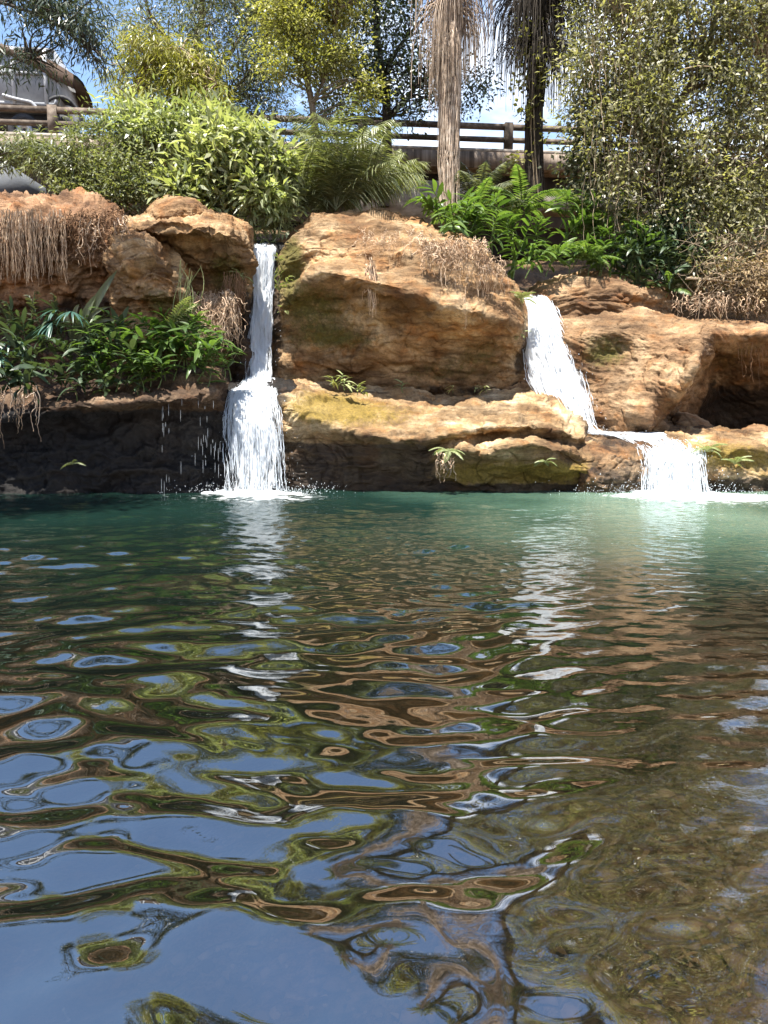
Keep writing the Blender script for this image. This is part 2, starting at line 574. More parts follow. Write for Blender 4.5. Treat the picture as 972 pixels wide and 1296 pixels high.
def groundmat():
    m, t, out = newmat('ground')
    K = t.links.new
    geo = N(t, 'ShaderNodeNewGeometry')
    pos = geo.outputs['Position']
    n1 = N(t, 'ShaderNodeTexNoise', Scale=0.9, Detail=8, Roughness=0.65)
    n2 = N(t, 'ShaderNodeTexNoise', Scale=15, Detail=10, Roughness=0.75)
    n3 = N(t, 'ShaderNodeTexNoise', Scale=2.3, Detail=6, Roughness=0.6)
    for n in (n1, n2, n3):
        K(pos, n.inputs['Vector'])
    soil = ramp(t, n1.outputs['Fac'], [(0.35, (0.10, 0.055, 0.028)), (0.55, (0.20, 0.12, 0.06)), (0.7, (0.10, 0.10, 0.03))])
    soil = mixc(t, 0.8, soil, ramp(t, n2.outputs['Fac'], [(0.35, (0.4, 0.4, 0.4)), (0.65, (1.4, 1.4, 1.3))]), 'MULTIPLY')
    bed = ramp(t, n3.outputs['Fac'], [(0.32, (0.09, 0.06, 0.035)), (0.45, (0.22, 0.145, 0.08)), (0.56, (0.21, 0.165, 0.075)), (0.7, (0.36, 0.225, 0.12))])
    bed = mixc(t, 0.95, bed, ramp(t, n2.outputs['Fac'], [(0.40, (0.12, 0.11, 0.10)), (0.5, (0.8, 0.8, 0.8)), (0.60, (1.7, 1.65, 1.6))]), 'MULTIPLY')
    sp = N(t, 'ShaderNodeSeparateXYZ')
    K(pos, sp.inputs[0])
    mr = N(t, 'ShaderNodeMapRange')
    mr.inputs['From Min'].default_value = 0.0
    mr.inputs['From Max'].default_value = 0.25
    K(sp.outputs['Z'], mr.inputs['Value'])
    c = mixc(t, mr.outputs[0], bed, soil)
    p = N(t, 'ShaderNodeBsdfPrincipled', Roughness=0.9)
    K(c, p.inputs['Base Color'])
    b = N(t, 'ShaderNodeBump', Strength=0.8, Distance=0.05)
    K(n2.outputs['Fac'], b.inputs['Height'])
    K(b.outputs[0], p.inputs['Normal'])
    K(p.outputs[0], out.inputs['Surface'])
    return m


def watermat():
    m, t, out = newmat('pool_water')
    K = t.links.new
    geo = N(t, 'ShaderNodeNewGeometry')
    pos = geo.outputs['Position']
    # ripples too fine for the mesh
    n1 = N(t, 'ShaderNodeTexNoise', Scale=9.0, Detail=3, Roughness=0.5)
    mp1 = N(t, 'ShaderNodeMapping')
    mp1.inputs['Scale'].default_value = (0.6, 1.2, 1)
    K(pos, mp1.inputs['Vector'])
    K(mp1.outputs[0], n1.inputs['Vector'])
    rp = N(t, 'ShaderNodeAttribute', attribute_name='ripple')
    b1 = N(t, 'ShaderNodeBump', Distance=0.02)
    K(rp.outputs['Fac'], b1.inputs['Strength'])
    K(n1.outputs['Fac'], b1.inputs['Height'])
    fr = N(t, 'ShaderNodeFresnel', IOR=1.33)
    K(b1.outputs[0], fr.inputs['Normal'])
    ff = N(t, 'ShaderNodeMapRange')
    ff.inputs['From Min'].default_value = 0.0
    ff.inputs['From Max'].default_value = 1.0
    ff.inputs['To Min'].default_value = 0.42
    ff.inputs['To Max'].default_value = 0.68
    K(fr.outputs[0], ff.inputs['Value'])
    gl = N(t, 'ShaderNodeBsdfGlossy', Roughness=0.015)
    K(b1.outputs[0], gl.inputs['Normal'])
    tr = N(t, 'ShaderNodeBsdfTransparent')
    tr.inputs['Color'].default_value = (0.80, 0.74, 0.66, 1)
    at = N(t, 'ShaderNodeAttribute', attribute_name='teal')
    nz = N(t, 'ShaderNodeTexNoise', Scale=0.8, Detail=4)
    K(pos, nz.inputs['Vector'])
    c = ramp(t, at.outputs['Fac'], [(0.0, (0.004, 0.006, 0.004)), (0.35, (0.010, 0.034, 0.026)), (0.65, (0.055, 0.11, 0.078)), (1.0, (0.16, 0.245, 0.18))])
    df = N(t, 'ShaderNodeBsdfDiffuse')
    K(c, df.inputs['Color'])
    mk = N(t, 'ShaderNodeAttribute', attribute_name='murk')
    ms = N(t, 'ShaderNodeMixShader')
    K(mk.outputs['Fac'], ms.inputs[0])
    K(tr.outputs[0], ms.inputs[1])
    K(df.outputs[0], ms.inputs[2])
    ms2 = N(t, 'ShaderNodeMixShader')
    K(ff.outputs[0], ms2.inputs[0])
    K(ms.outputs[0], ms2.inputs[1])
    K(gl.outputs[0], ms2.inputs[2])
    # foam carried out from the falls
    fo = N(t, 'ShaderNodeAttribute', attribute_name='foam')
    fn = N(t, 'ShaderNodeTexNoise', Scale=7, Detail=8, Roughness=0.7)
    mp2 = N(t, 'ShaderNodeMapping')
    mp2.inputs['Scale'].default_value = (0.6, 1.6, 1)
    K(pos, mp2.inputs['Vector'])
    K(mp2.outputs[0], fn.inputs['Vector'])
    ad = N(t, 'ShaderNodeMath', operation='ADD')
    K(fo.outputs['Fac'], ad.inputs[0])
    K(fn.outputs['Fac'], ad.inputs[1])
    fm = ramp(t, ad.outputs[0], [(0.78, (0, 0, 0)), (1.05, (1, 1, 1))])
    fd = N(t, 'ShaderNodeBsdfDiffuse')
    fd.inputs['Color'].default_value = (0.85, 0.88, 0.88, 1)
    ms3 = N(t, 'ShaderNodeMixShader')
    K(fm, ms3.inputs[0])
    K(ms2.outputs[0], ms3.inputs[1])
    K(fd.outputs[0], ms3.inputs[2])
    K(ms3.outputs[0], out.inputs['Surface'])
    return m


def fallmat(name, holes=0.42):
    m, t, out = newmat(name)
    K = t.links.new
    au = N(t, 'ShaderNodeAttribute', attribute_name='fu')
    av = N(t, 'ShaderNodeAttribute', attribute_name='fv')
    cb = N(t, 'ShaderNodeCombineXYZ')
    K(au.outputs['Fac'], cb.inputs[0])
    K(av.outputs['Fac'], cb.inputs[1])
    nz = N(t, 'ShaderNodeTexNoise', Scale=1.0, Detail=5, Roughness=0.65)
    mp_ = N(t, 'ShaderNodeMapping')
    mp_.inputs['Scale'].default_value = (19, 1.9, 1)
    K(cb.outputs[0], mp_.inputs['Vector'])
    K(mp_.outputs[0], nz.inputs['Vector'])
    ah = N(t, 'ShaderNodeAttribute', attribute_name='thin')
    sb = N(t, 'ShaderNodeMath', operation='SUBTRACT')
    K(nz.outputs['Fac'], sb.inputs[0])
    K(ah.outputs['Fac'], sb.inputs[1])
    al = ramp(t, sb.outputs[0], [(0.02, (0, 0, 0)), (0.22, (1, 1, 1))])
    df = N(t, 'ShaderNodeBsdfPrincipled', Roughness=0.35)
    df.inputs['Base Color'].default_value = (0.92, 0.94, 0.96, 1)
    bp = N(t, 'ShaderNodeBump', Strength=0.35, Distance=0.03)
    K(nz.outputs['Fac'], bp.inputs['Height'])
    K(bp.outputs[0], df.inputs['Normal'])
    tl = N(t, 'ShaderNodeBsdfTranslucent')
    tl.inputs['Color'].default_value = (0.8, 0.86, 0.92, 1)
    m1 = N(t, 'ShaderNodeMixShader')
    m1.inputs[0].default_value = 0.5
    K(df.outputs[0], m1.inputs[1])
    K(tl.outputs[0], m1.inputs[2])
    tr = N(t, 'ShaderNodeBsdfTransparent')
    m2 = N(t, 'ShaderNodeMixShader')
    K(al, m2.inputs[0])
    K(tr.outputs[0], m2.inputs[1])
    K(m1.outputs[0], m2.inputs[2])
    K(m2.outputs[0], out.inputs['Surface'])
    return m


def dropmat():
    m, t, out = newmat('white_water_drops')
    p = N(t, 'ShaderNodeBsdfPrincipled', Roughness=0.25)
    p.inputs['Base Color'].default_value = (0.92, 0.94, 0.96, 1)
    tl = N(t, 'ShaderNodeBsdfTranslucent')
    tl.inputs['Color'].default_value = (0.85, 0.9, 0.95, 1)
    mx = N(t, 'ShaderNodeMixShader')
    mx.inputs[0].default_value = 0.55
    t.links.new(p.outputs[0], mx.inputs[1])
    t.links.new(tl.outputs[0], mx.inputs[2])
    t.links.new(mx.outputs[0], out.inputs['Surface'])
    return m


MAT['ground'] = groundmat()
MAT['water'] = watermat()
MAT['fall'] = fallmat('falling_water')
MAT['drop'] = dropmat()

# ------------------------------------------------------------------ ground


def sstep(a, b, x):
    t = np.clip((x - a) / (b - a), 0, 1)
    return t * t * (3 - 2 * t)


def pool_depth(x, y):
    d = 0.45 + 0.13 * np.clip(y, 0, 20)
    d = d + 0.5 * sstep(0.6, -2.0, x)
    d = d - 0.42 * sstep(-0.1, 1.2, x) * sstep(6.5, 2.5, y)          # shallow sandy shelf by the right bank
    d = d - 0.85 * np.exp(-((x - 3.2) / 1.2) ** 2 - ((y - 5.6) / 0.8) ** 2)   # yellow shelf under the right fall's run-out
    return np.maximum(d, 0.12)


def ground_h(x, y):
    p = np.stack([x, y, np.zeros_like(x)], -1)
    rough = fbm(p * 0.55, 4, 5) * 0.18 + fbm(p * 2.7, 3, 9) * 0.04
    pool = -pool_depth(x, y) + rough * 0.4 + fbm(p * 6.0, 2, 19) * 0.02
    edge = sstep(8.2, 10.5, np.abs(x)) + sstep(-0.8, -2.6, y)
    pool = pool * (1 - np.clip(edge, 0, 1)) + np.clip(edge, 0, 1) * (0.5 + 0.35 * np.clip(np.abs(x) - 9, 0, 12) + rough)
    top = 4.75 - 0.9 * sstep(1.6, 3.6, x) + 0.30 * np.clip(y - 18.3, 0, 9.5) + rough
    top = top - 0.04 * np.clip(y - 30, 0, 60)
    sh = 1.7 * sstep(4.2, 5.4, x)
    cl = sstep(18.2 + sh, 18.9 + sh, y)
    return pool * (1 - cl) + top * cl


xs = np.unique(np.concatenate([np.linspace(-900, -40, 18), np.linspace(-40, -11, 30), np.linspace(-11, 11, 260), np.linspace(11, 40, 30), np.linspace(40, 900, 18)]))
ys = np.unique(np.concatenate([np.linspace(-300, -8, 14), np.linspace(-8, 1, 40), np.linspace(1, 6, 130), np.linspace(6, 31, 190), np.linspace(31, 80, 30), np.linspace(80, 1400, 24)]))
X, Yg = np.meshgrid(xs, ys)
Z = ground_h(X, Yg)
gi = np.arange(X.size).reshape(X.shape)
gm = MB().add(np.stack([X, Yg, Z], -1), np.stack([gi[:-1, :-1], gi[:-1, 1:], gi[1:, 1:], gi[1:, :-1]], -1).reshape(-1, 4))
tag(obj('ground', gm, MAT['ground'], smooth=True), 'brown earth of the pool bed and the river banks', kind='structure')

# ------------------------------------------------------------------ pool water
FALL_L = P(325, 632, 13.9)
FALL_R = P(858, 632, 13.9)


def waves(x, y):
    rs = np.random.RandomState(5)
    wx = x + 0.10 * np.sin(y * 1.7 + 0.6) + 0.08 * np.sin(x * 1.1 + y * 0.8)
    wy = y + 0.12 * np.sin(x * 1.5 + 1.1) + 0.07 * np.sin(y * 2.3 - x * 0.7)
    h = np.zeros_like(x)
    calm = 0.22 + 0.78 * sstep(1.25, -0.15, x - 0.13 * (y - 2.0))
    near = sstep(9.0, 3.5, y)
    for k in range(54):
        lam = 0.26 * (5.5 ** (rs.rand() ** 1.2))
        th = -math.pi / 2 + 0.22 + rs.randn() * 0.48
        ph = rs.rand() * 6.283
        kk = 2 * math.pi / lam
        sl = 0.030 * (lam / 0.6) ** 0.1
        env = 0.55 + 0.45 * np.sin(x * rs.uniform(0.3, 0.9) + y * rs.uniform(0.3, 0.9) + rs.rand() * 6)
        amp = calm if lam > 0.3 else 0.5 + 0.5 * calm
        h += amp * env * sl / kk * np.sin(kk * (wx * math.cos(th) + wy * math.sin(th)) + ph)
    for k in range(30):                      # short chop, stronger towards the falls
        lam = rs.uniform(0.10, 0.26)
        th = -math.pi / 2 + rs.randn() * 0.8
        ph = rs.rand() * 6.283
        kk = 2 * math.pi / lam
        h += (0.006 + 0.014 * (1 - near)) / kk * np.sin(kk * (wx * math.cos(th) + wy * math.sin(th)) + ph)
    for k in range(22):                      # crossing wavelets
        lam = rs.uniform(0.13, 0.32)
        th = -math.pi / 2 + rs.randn() * 1.1
        ph = rs.rand() * 6.283
        kk = 2 * math.pi / lam
        env = 0.5 + 0.5 * np.sin(x * rs.uniform(0.8, 2.0) + y * rs.uniform(0.8, 2.0) + rs.rand() * 6)
        h += 0.011 * env * (0.45 + 0.55 * calm) / kk * np.sin(kk * (wx * math.cos(th) + wy * math.sin(th)) + ph)
    h *= 1 + 0.45 * sstep(4.5, 1.6, y)
    for F, a in ((FALL_L, 0.035), (FALL_R, 0.04)):
        d = np.hypot(x - F[0], y - F[1])
        p = np.stack([x * 5, y * 5, np.zeros_like(x)], -1)
        h += a * np.exp(-(d / 0.8) ** 2) * (1 + fbm(p, 3, 31))
    return h


rows = np.concatenate([np.linspace(-3, 0.9, 14), np.geomspace(1.0, 18.4, 640)])
cols_ = np.linspace(-1, 1, 520)
cols_ = np.sign(cols_) * np.abs(cols_) ** 1.25
wy_ = np.repeat(rows[:, None], len(cols_), 1)
half = np.minimum(1.6 + 0.62 * np.clip(wy_, 0, 30), 10.5)
wx_ = cols_[None, :] * half
Hw = waves(wx_, wy_)
dep = pool_depth(wx_, wy_)
murk = 1 - np.exp(-1.55 * np.clip(dep - 0.12, 0, 9))
far = sstep(3.2, 12.0, wy_)
teal = far ** (1.2 - 0.5 * sstep(0.5, 4.0, wx_)) * (0.24 + 0.76 * sstep(-1.6, 4.2, wx_)) * 1.05
teal *= 0.85 + 0.25 * fbm(np.stack([wx_ * 0.5, wy_ * 0.35, 0 * wx_], -1), 3, 77)
murk = np.maximum(murk, np.clip(teal * 1.5, 0, 0.95))
foam = np.zeros_like(wx_)
for F, sx, sy, a in ((FALL_L + np.array([0.05, 0.1, 0]), 0.9, 0.6, 0.72), (FALL_R + np.array([0.25, -0.1, 0]), 1.5, 0.6, 0.78), (FALL_L + np.array([0.2, -0.35, 0]), 1.5, 1.0, 0.36),
                     (FALL_R + np.array([0.4, -0.6, 0]), 2.2, 1.3, 0.36)):
    foam = np.maximum(foam, a * np.exp(-((wx_ - F[0]) / sx) ** 2 - ((wy_ - F[1]) / sy) ** 2))
foam = np.maximum(foam, 0.75 * np.exp(-((wy_ - 13.3 - 0.1 * np.sin(wx_ * 2)) / 0.22) ** 2) * sstep(4.6, 5.4, wx_))
foam = np.maximum(foam, 0.16 * sstep(11.5, 13.4, wy_) * sstep(-1.0, -3, wx_))
ripple = 0.015 + 0.5 * sstep(3.5, 12, wy_) + 0.14 * sstep(0.5, 1.6, wx_)
wi = np.arange(wx_.size).reshape(wx_.shape)
wm = MB().add(np.stack([wx_, wy_, Hw], -1), np.stack([wi[:-1, :-1], wi[:-1, 1:], wi[1:, 1:], wi[1:, :-1]], -1).reshape(-1, 4))
tag(obj('water', wm, MAT['water'], smooth=True, attrs={'murk': murk.ravel(), 'teal': teal.ravel(), 'foam': foam.ravel(), 'ripple': ripple.ravel()}),
    'rippled green water of the natural pool', kind='structure')

# ------------------------------------------------------------------ rocks


def rock(name, label, cols, mat, nx=200, ny=150, amp=0.16, strata=0.10, fine=0.03, seed=1, moss=None, wet=None, tilt=0.0, back=1.2, cat='rock', warp=0.35):
    C = np.array([[P(px, py, Y) for (py, Y) in col] for px, col in cols])      # (ncol, K, 3)
    G = catmull(C, nx)
    G = catmull(np.swapaxes(G, 0, 1), ny)                                      # (ny, nx, 3)
    du = np.gradient(G, axis=1)
    dv = np.gradient(G, axis=0)
    n = np.cross(du, -dv)
    n /= np.linalg.norm(n, axis=2, keepdims=True) + 1e-9
    n = -n if n[ny // 2, nx // 2, 1] > 0 else n
    q = G.copy()
    q[..., 2] = G[..., 2] + tilt * G[..., 0]
    wq = q + warp * np.stack([fbm(q * 0.9, 3, seed + 100), fbm(q * 0.9, 3, seed + 200), fbm(q * 0.9, 3, seed + 300)], -1)
    d = amp * fbm(wq * 0.9, 4, seed)
    s = fbm(wq * np.array([0.6, 0.6, 3.6]), 5, seed + 5, 0.58)
    d += strata * s
    bz = q[..., 2] * 2.6 + 1.1 * fbm(q * np.array([0.5, 0.5, 0.7]), 3, seed + 9)   # bedding: beds that stand proud and weather back
    fr_ = bz - np.floor(bz)
    hard = _hash(np.floor(bz).astype(np.int64), np.zeros(bz.shape, np.int64), np.zeros(bz.shape, np.int64), seed) - 0.5
    d += strata * (0.9 * hard * np.minimum(1, 6 * np.minimum(fr_, 1 - fr_)) - 0.5 * np.exp(-((fr_ - 0.04) / 0.05) ** 2)) * (0.5 + 0.5 * fbm(q * 0.8, 2, seed + 15))
    cr = np.abs(fbm(wq * np.array([1.3, 1.3, 0.5]), 3, seed + 19))             # a few upright joints
    d -= 0.05 * np.exp(-(cr / 0.03) ** 2) * (strata > 0)
    d += 0.012 * np.abs(fbm(q * 4.2, 4, seed + 33, 0.62)) 
    d += fine * fbm(q * 7.5, 4, seed + 12, 0.6)
    taper = np.minimum(1, np.minimum(np.linspace(0, 14, nx), np.linspace(14, 0, nx)))[None, :]
    G = G + n * (d * taper)[..., None]
    mo = np.zeros((ny, nx)) if moss is None else moss(G, n)
    we = np.zeros((ny, nx)) if wet is None else wet(G, n)
    pad = G[:, :, :]
    # close the shell towards the bank
    top = pad[:1] + np.array([0, back, -0.15])
    bot = pad[-1:] + np.array([0, back, 0])
    A = np.concatenate([top, pad, bot], 0)
    l = A[:, :1] + np.array([0, back * 0.8, 0])
    r = A[:, -1:] + np.array([0, back * 0.8, 0])
    A = np.concatenate([l, A, r], 1)
    mo = np.pad(mo, 1, mode='edge')
    we = np.pad(we, 1, mode='edge')
    a, b = A.shape[:2]
    idx = np.arange(a * b).reshape(a, b)
    loop = np.concatenate([idx[0, :], idx[1:, -1], idx[-1, -2::-1], idx[-2:0:-1, 0]])
    cen = A.reshape(-1, 3)[loop].mean(0) + np.array([0, 0.3, 0])
    V = np.concatenate([A.reshape(-1, 3), cen[None]])
    tris = np.stack([np.roll(loop, -1), loop, np.full(len(loop), a * b)], -1)
    qd = np.stack([idx[:-1, :-1], idx[1:, :-1], idx[1:, 1:], idx[:-1, 1:]], -1).reshape(-1, 4)
    mb = MB().add(V, qd, tris)
    base = np.array([cen[0], cen[1], A[..., 2].min()])
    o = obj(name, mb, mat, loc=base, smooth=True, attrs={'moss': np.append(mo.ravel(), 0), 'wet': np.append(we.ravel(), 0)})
    return tag(o, label, cat)


def blob(G, px, py, Y, rx, ry):
    c = P(px, py, Y)
    return np.exp(-((G[..., 0] - c[0]) / M(rx, Y)) ** 2 - ((G[..., 2] - c[2]) / M(ry, Y)) ** 2)


def splash_wet(h=0.35, a=0.6):
    return lambda G, n: a * sstep(h, 0.0, G[..., 2])


# lower middle ledge
rock('rock_ledge', 'low pale sandstone ledge with mossy left shoulder and black undercut between the two waterfalls',
     [(346, [(494, 16.6), (500, 15.9), (512, 15.5), (530, 15.5), (555, 15.5), (585, 15.5), (620, 15.5), (690, 15.6)]),
      (356, [(482, 16.7), (492, 15.7), (512, 15.1), (535, 15.2), (556, 15.2), (588, 15.2), (620, 15.3), (690, 15.5)]),
      (378, [(474, 16.8), (490, 15.7), (520, 14.8), (545, 14.95), (562, 15.0), (590, 15.05), (620, 15.15), (690, 15.3)]),
      (430, [(484, 16.9), (508, 15.6), (540, 14.5), (552, 14.85), (566, 14.95), (592, 15.0), (622, 15.05), (690, 15.2)]),
      (500, [(491, 16.9), (520, 15.6), (554, 14.3), (563, 14.75), (576, 14.9), (596, 14.95), (621, 15.0), (690, 15.1)]),
      (555, [(492, 16.9), (518, 15.6), (551, 14.3), (562, 14.7), (574, 14.7), (596, 14.85), (621, 14.95), (690, 15.1)]),
      (608, [(492, 16.9), (514, 15.5), (540, 14.5), (556, 14.8), (567, 14.2), (590, 14.5), (621, 14.85), (690, 15.1)]),
      (660, [(491, 16.9), (512, 15.5), (538, 14.5), (553, 14.8), (562, 14.15), (588, 14.45), (621, 14.8), (690, 15.1)]),
      (705, [(498, 16.7), (518, 15.6), (541, 14.6), (556, 14.85), (566, 14.2), (590, 14.4), (621, 14.75), (690, 15.1)]),
      (738, [(530, 16.2), (540, 15.6), (552, 15.0), (562, 14.9), (575, 14.5), (594, 14.45), (621, 14.7), (690, 15)]),
      (765, [(545, 16.2), (553, 15.7), (562, 15.2), (572, 15.0), (584, 14.8), (600, 14.75), (621, 14.8), (690, 15)])],
     MAT['rock_pale'], 360, 230, 0.10, 0.085, 0.022, 3,
     moss=lambda G, n: np.clip(0.52 * blob(G, 405, 512, 15, 62, 26) + 0.36 * blob(G, 480, 525, 15, 90, 22) + 0.6 * blob(G, 690, 600, 14.5, 90, 22) + 0.4 * blob(G, 590, 600, 14.6, 60, 20), 0, 0.8),
     wet=lambda G, n: np.clip(0.75 * sstep(P(0, 552, 14.8)[2], P(0, 570, 14.8)[2], G[..., 2]) * sstep(P(600, 0, 14.5)[0], P(520, 0, 14.5)[0], G[..., 0])  # first term blackens the left undercut, overhang shade put into the colour
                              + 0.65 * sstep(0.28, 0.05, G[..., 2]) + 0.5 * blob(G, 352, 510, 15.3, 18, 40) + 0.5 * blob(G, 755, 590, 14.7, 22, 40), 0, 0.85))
# middle boulder
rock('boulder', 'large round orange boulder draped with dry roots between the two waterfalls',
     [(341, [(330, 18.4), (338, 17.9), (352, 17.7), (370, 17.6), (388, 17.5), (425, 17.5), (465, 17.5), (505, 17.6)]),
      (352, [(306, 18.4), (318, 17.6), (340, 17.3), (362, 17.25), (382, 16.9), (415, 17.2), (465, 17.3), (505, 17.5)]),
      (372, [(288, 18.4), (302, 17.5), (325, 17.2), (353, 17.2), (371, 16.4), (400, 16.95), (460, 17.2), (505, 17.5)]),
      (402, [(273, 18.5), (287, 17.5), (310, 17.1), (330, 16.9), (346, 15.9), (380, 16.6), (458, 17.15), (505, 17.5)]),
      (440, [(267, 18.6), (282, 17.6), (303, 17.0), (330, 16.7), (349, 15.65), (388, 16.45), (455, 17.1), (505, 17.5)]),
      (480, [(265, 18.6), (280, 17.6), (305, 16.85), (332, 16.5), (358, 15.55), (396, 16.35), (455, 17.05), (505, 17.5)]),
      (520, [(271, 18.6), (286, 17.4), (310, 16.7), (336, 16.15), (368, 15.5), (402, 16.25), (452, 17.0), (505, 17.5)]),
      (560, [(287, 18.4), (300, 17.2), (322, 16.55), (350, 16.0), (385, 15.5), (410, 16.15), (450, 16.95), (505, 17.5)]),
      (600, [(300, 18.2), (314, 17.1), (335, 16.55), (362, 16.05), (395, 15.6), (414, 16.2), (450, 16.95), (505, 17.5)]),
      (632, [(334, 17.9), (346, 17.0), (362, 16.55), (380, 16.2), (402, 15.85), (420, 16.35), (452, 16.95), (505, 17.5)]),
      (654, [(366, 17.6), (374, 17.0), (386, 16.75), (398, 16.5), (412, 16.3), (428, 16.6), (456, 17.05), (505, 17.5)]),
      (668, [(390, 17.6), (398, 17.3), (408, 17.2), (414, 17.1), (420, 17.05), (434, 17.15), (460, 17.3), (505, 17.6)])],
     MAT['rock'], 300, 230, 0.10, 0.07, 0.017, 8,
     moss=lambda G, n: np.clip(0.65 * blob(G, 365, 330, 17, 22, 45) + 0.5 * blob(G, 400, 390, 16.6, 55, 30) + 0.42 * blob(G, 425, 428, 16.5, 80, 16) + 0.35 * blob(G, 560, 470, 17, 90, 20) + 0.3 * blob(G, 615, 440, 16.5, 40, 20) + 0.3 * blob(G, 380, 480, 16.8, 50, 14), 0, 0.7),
     wet=lambda G, n: np.clip(0.55 * blob(G, 345, 400, 17, 14, 120) + 0.5 * blob(G, 662, 460, 17, 14, 60) + 0.42 * sstep(P(0, 478, 17)[2], P(0, 492, 17)[2], G[..., 2]), 0, 0.7))  # last term darkens a band along the foot of the boulder
# wet rock under the right cascade
rock('wet_rock', 'dark wet brown rock below the right waterfall where the water spreads',
     [(728, [(548, 16.4), (556, 15.6), (568, 15.2), (582, 15.1), (596, 15.0), (610, 15.0), (624, 15.0), (690, 15)]),
      (745, [(546, 16.4), (554, 15.5), (566, 15.0), (582, 14.75), (596, 14.6), (610, 14.55), (624, 14.6), (690, 14.8)]),
      (785, [(545, 16.5), (553, 15.6), (566, 14.95), (582, 14.6), (598, 14.45), (612, 14.4), (626, 14.5), (690, 14.8)]),
      (812, [(545, 16.5), (552, 15.7), (564, 15.05), (580, 14.7), (598, 14.55), (612, 14.55), (626, 14.6), (690, 14.8)]),
      (850, [(545, 16.5), (551, 15.8), (561, 15.2), (580, 15.0), (600, 14.95), (614, 14.95), (626, 14.95), (690, 15)]),
      (905, [(545, 16.5), (551, 15.9), (560, 15.4), (580, 15.3), (600, 15.2), (614, 15.2), (626, 15.2), (690, 15.2)])],
     MAT['rock_r'], 180, 120, 0.07, 0.08, 0.03, 21, wet=lambda G, n: np.full(G.shape[:2], 0.42))
# lower right rock
rock('mossy_rock', 'low mossy rock at the right edge beside the small cascade, ferns growing on it',
     [(838, [(549, 16.6), (553, 15.9), (562, 15.5), (578, 15.3), (596, 15.3), (610, 15.3), (624, 15.3), (690, 15.4)]),
      (862, [(545, 16.8), (550, 15.7), (560, 15.1), (578, 14.95), (596, 14.95), (610, 15.0), (624, 15.0), (690, 15.2)]),
      (905, [(543, 16.9), (549, 15.6), (562, 14.85), (580, 14.75), (600, 14.75), (612, 14.8), (624, 14.9), (690, 15.1)]),
      (972, [(544, 16.9), (552, 15.5), (566, 14.7), (582, 14.75), (600, 14.6), (612, 14.6), (624, 14.7), (690, 15)]),
      (1060, [(540, 16.9), (550, 15.5), (566, 14.5), (585, 14.5), (600, 14.4), (612, 14.5), (624, 14.6), (690, 15)])],
     MAT['rock_pale'], 180, 120, 0.09, 0.09, 0.03, 33,
     moss=lambda G, n: np.clip(0.5 * blob(G, 905, 575, 14.7, 60, 22) + 0.35 * blob(G, 980, 590, 14.6, 50, 24), 0, 0.6),
     wet=lambda G, n: np.clip(0.6 * sstep(0.45, 0.1, G[..., 2]), 0, 0.8))
# right main rock with its cave
rock('leaning_rock', 'big leaning brown sandstone block above a dark hollow on the right',
     [(696, [(402, 18.2), (412, 17.8), (432, 17.6), (462, 17.5), (490, 17.4), (520, 17.3), (555, 17.2)]),
      (712, [(398, 18.2), (408, 17.4), (430, 17.0), (460, 17.0), (490, 16.95), (520, 16.8), (555, 16.8)]),
      (745, [(392, 18.2), (402, 17.2), (424, 16.75), (455, 16.85), (485, 16.85), (515, 16.6), (555, 16.7)]),
      (785, [(388, 18.2), (398, 17.1), (418, 16.6), (442, 16.7), (475, 16.45), (515, 16.0), (555, 16.0)]),
      (822, [(390, 18.2), (400, 17.0), (420, 16.45), (445, 16.25), (480, 15.95), (532, 15.65), (556, 16.7)]),
      (858, [(398, 18.2), (408, 16.9), (428, 16.15), (450, 15.85), (500, 15.5), (517, 16.9), (556, 18.3)]),
      (884, [(402, 18.2), (411, 16.8), (424, 16.05), (438, 15.7), (456, 15.45), (476, 17.2), (556, 19.0)]),
      (906, [(402, 18.2), (411, 16.9), (421, 16.4), (436, 16.6), (450, 17.6), (484, 18.6), (555, 19.4)]),
      (955, [(404, 18.4), (413, 17.0), (424, 16.4), (442, 16.9), (468, 17.9), (502, 18.8), (555, 19.6)]),
      (1060, [(404, 18.4), (413, 16.9), (424, 16.2), (442, 16.7), (468, 17.8), (502, 18.8), (555, 19.6)])],
     MAT['rock_r'], 300, 210, 0.06, 0.05, 0.022, 41, tilt=0.45, warp=0.10,
     moss=lambda G, n: np.clip(0.5 * blob(G, 765, 445, 16.8, 38, 26) + 0.3 * blob(G, 940, 450, 17, 40, 26), 0, 0.6),
     wet=lambda G, n: np.clip(0.55 * blob(G, 722, 500, 16.9, 34, 60) + 0.35 * blob(G, 800, 540, 16.5, 60, 14) + 0.62 * sstep(P(915, 0, 17.5)[0], P(940, 0, 17.5)[0], G[..., 0]) * sstep(P(0, 450, 17.5)[2], P(0, 510, 17.5)[2], G[..., 2]), 0, 0.7))  # last term darkens the inside of the hollow, its shade put into the colour
rock('rock_slab', 'layered brown rock slab lying under the green ferns, topmost on the right',
     [(664, [(378, 18.8), (384, 18.5), (390, 18.4), (396, 18.3), (412, 18.2)]),
      (676, [(364, 19.0), (372, 18.4), (380, 18.1), (390, 18), (412, 18)]),
      (705, [(347, 19.2), (357, 18.4), (372, 17.9), (386, 17.8), (410, 17.8)]),
      (745, [(339, 19.3), (350, 18.3), (366, 17.7), (383, 17.6), (410, 17.7)]),
      (800, [(345, 19.3), (354, 18.3), (370, 17.65), (386, 17.6), (410, 17.8)]),
      (834, [(352, 19.3), (360, 18.4), (376, 17.85), (390, 17.8), (410, 17.9)]),
      (850, [(366, 19.2), (374, 18.8), (384, 18.4), (394, 18.3), (412, 18.3)])],
     MAT['rock_r'], 200, 110, 0.07, 0.09, 0.025, 52, tilt=-0.05)
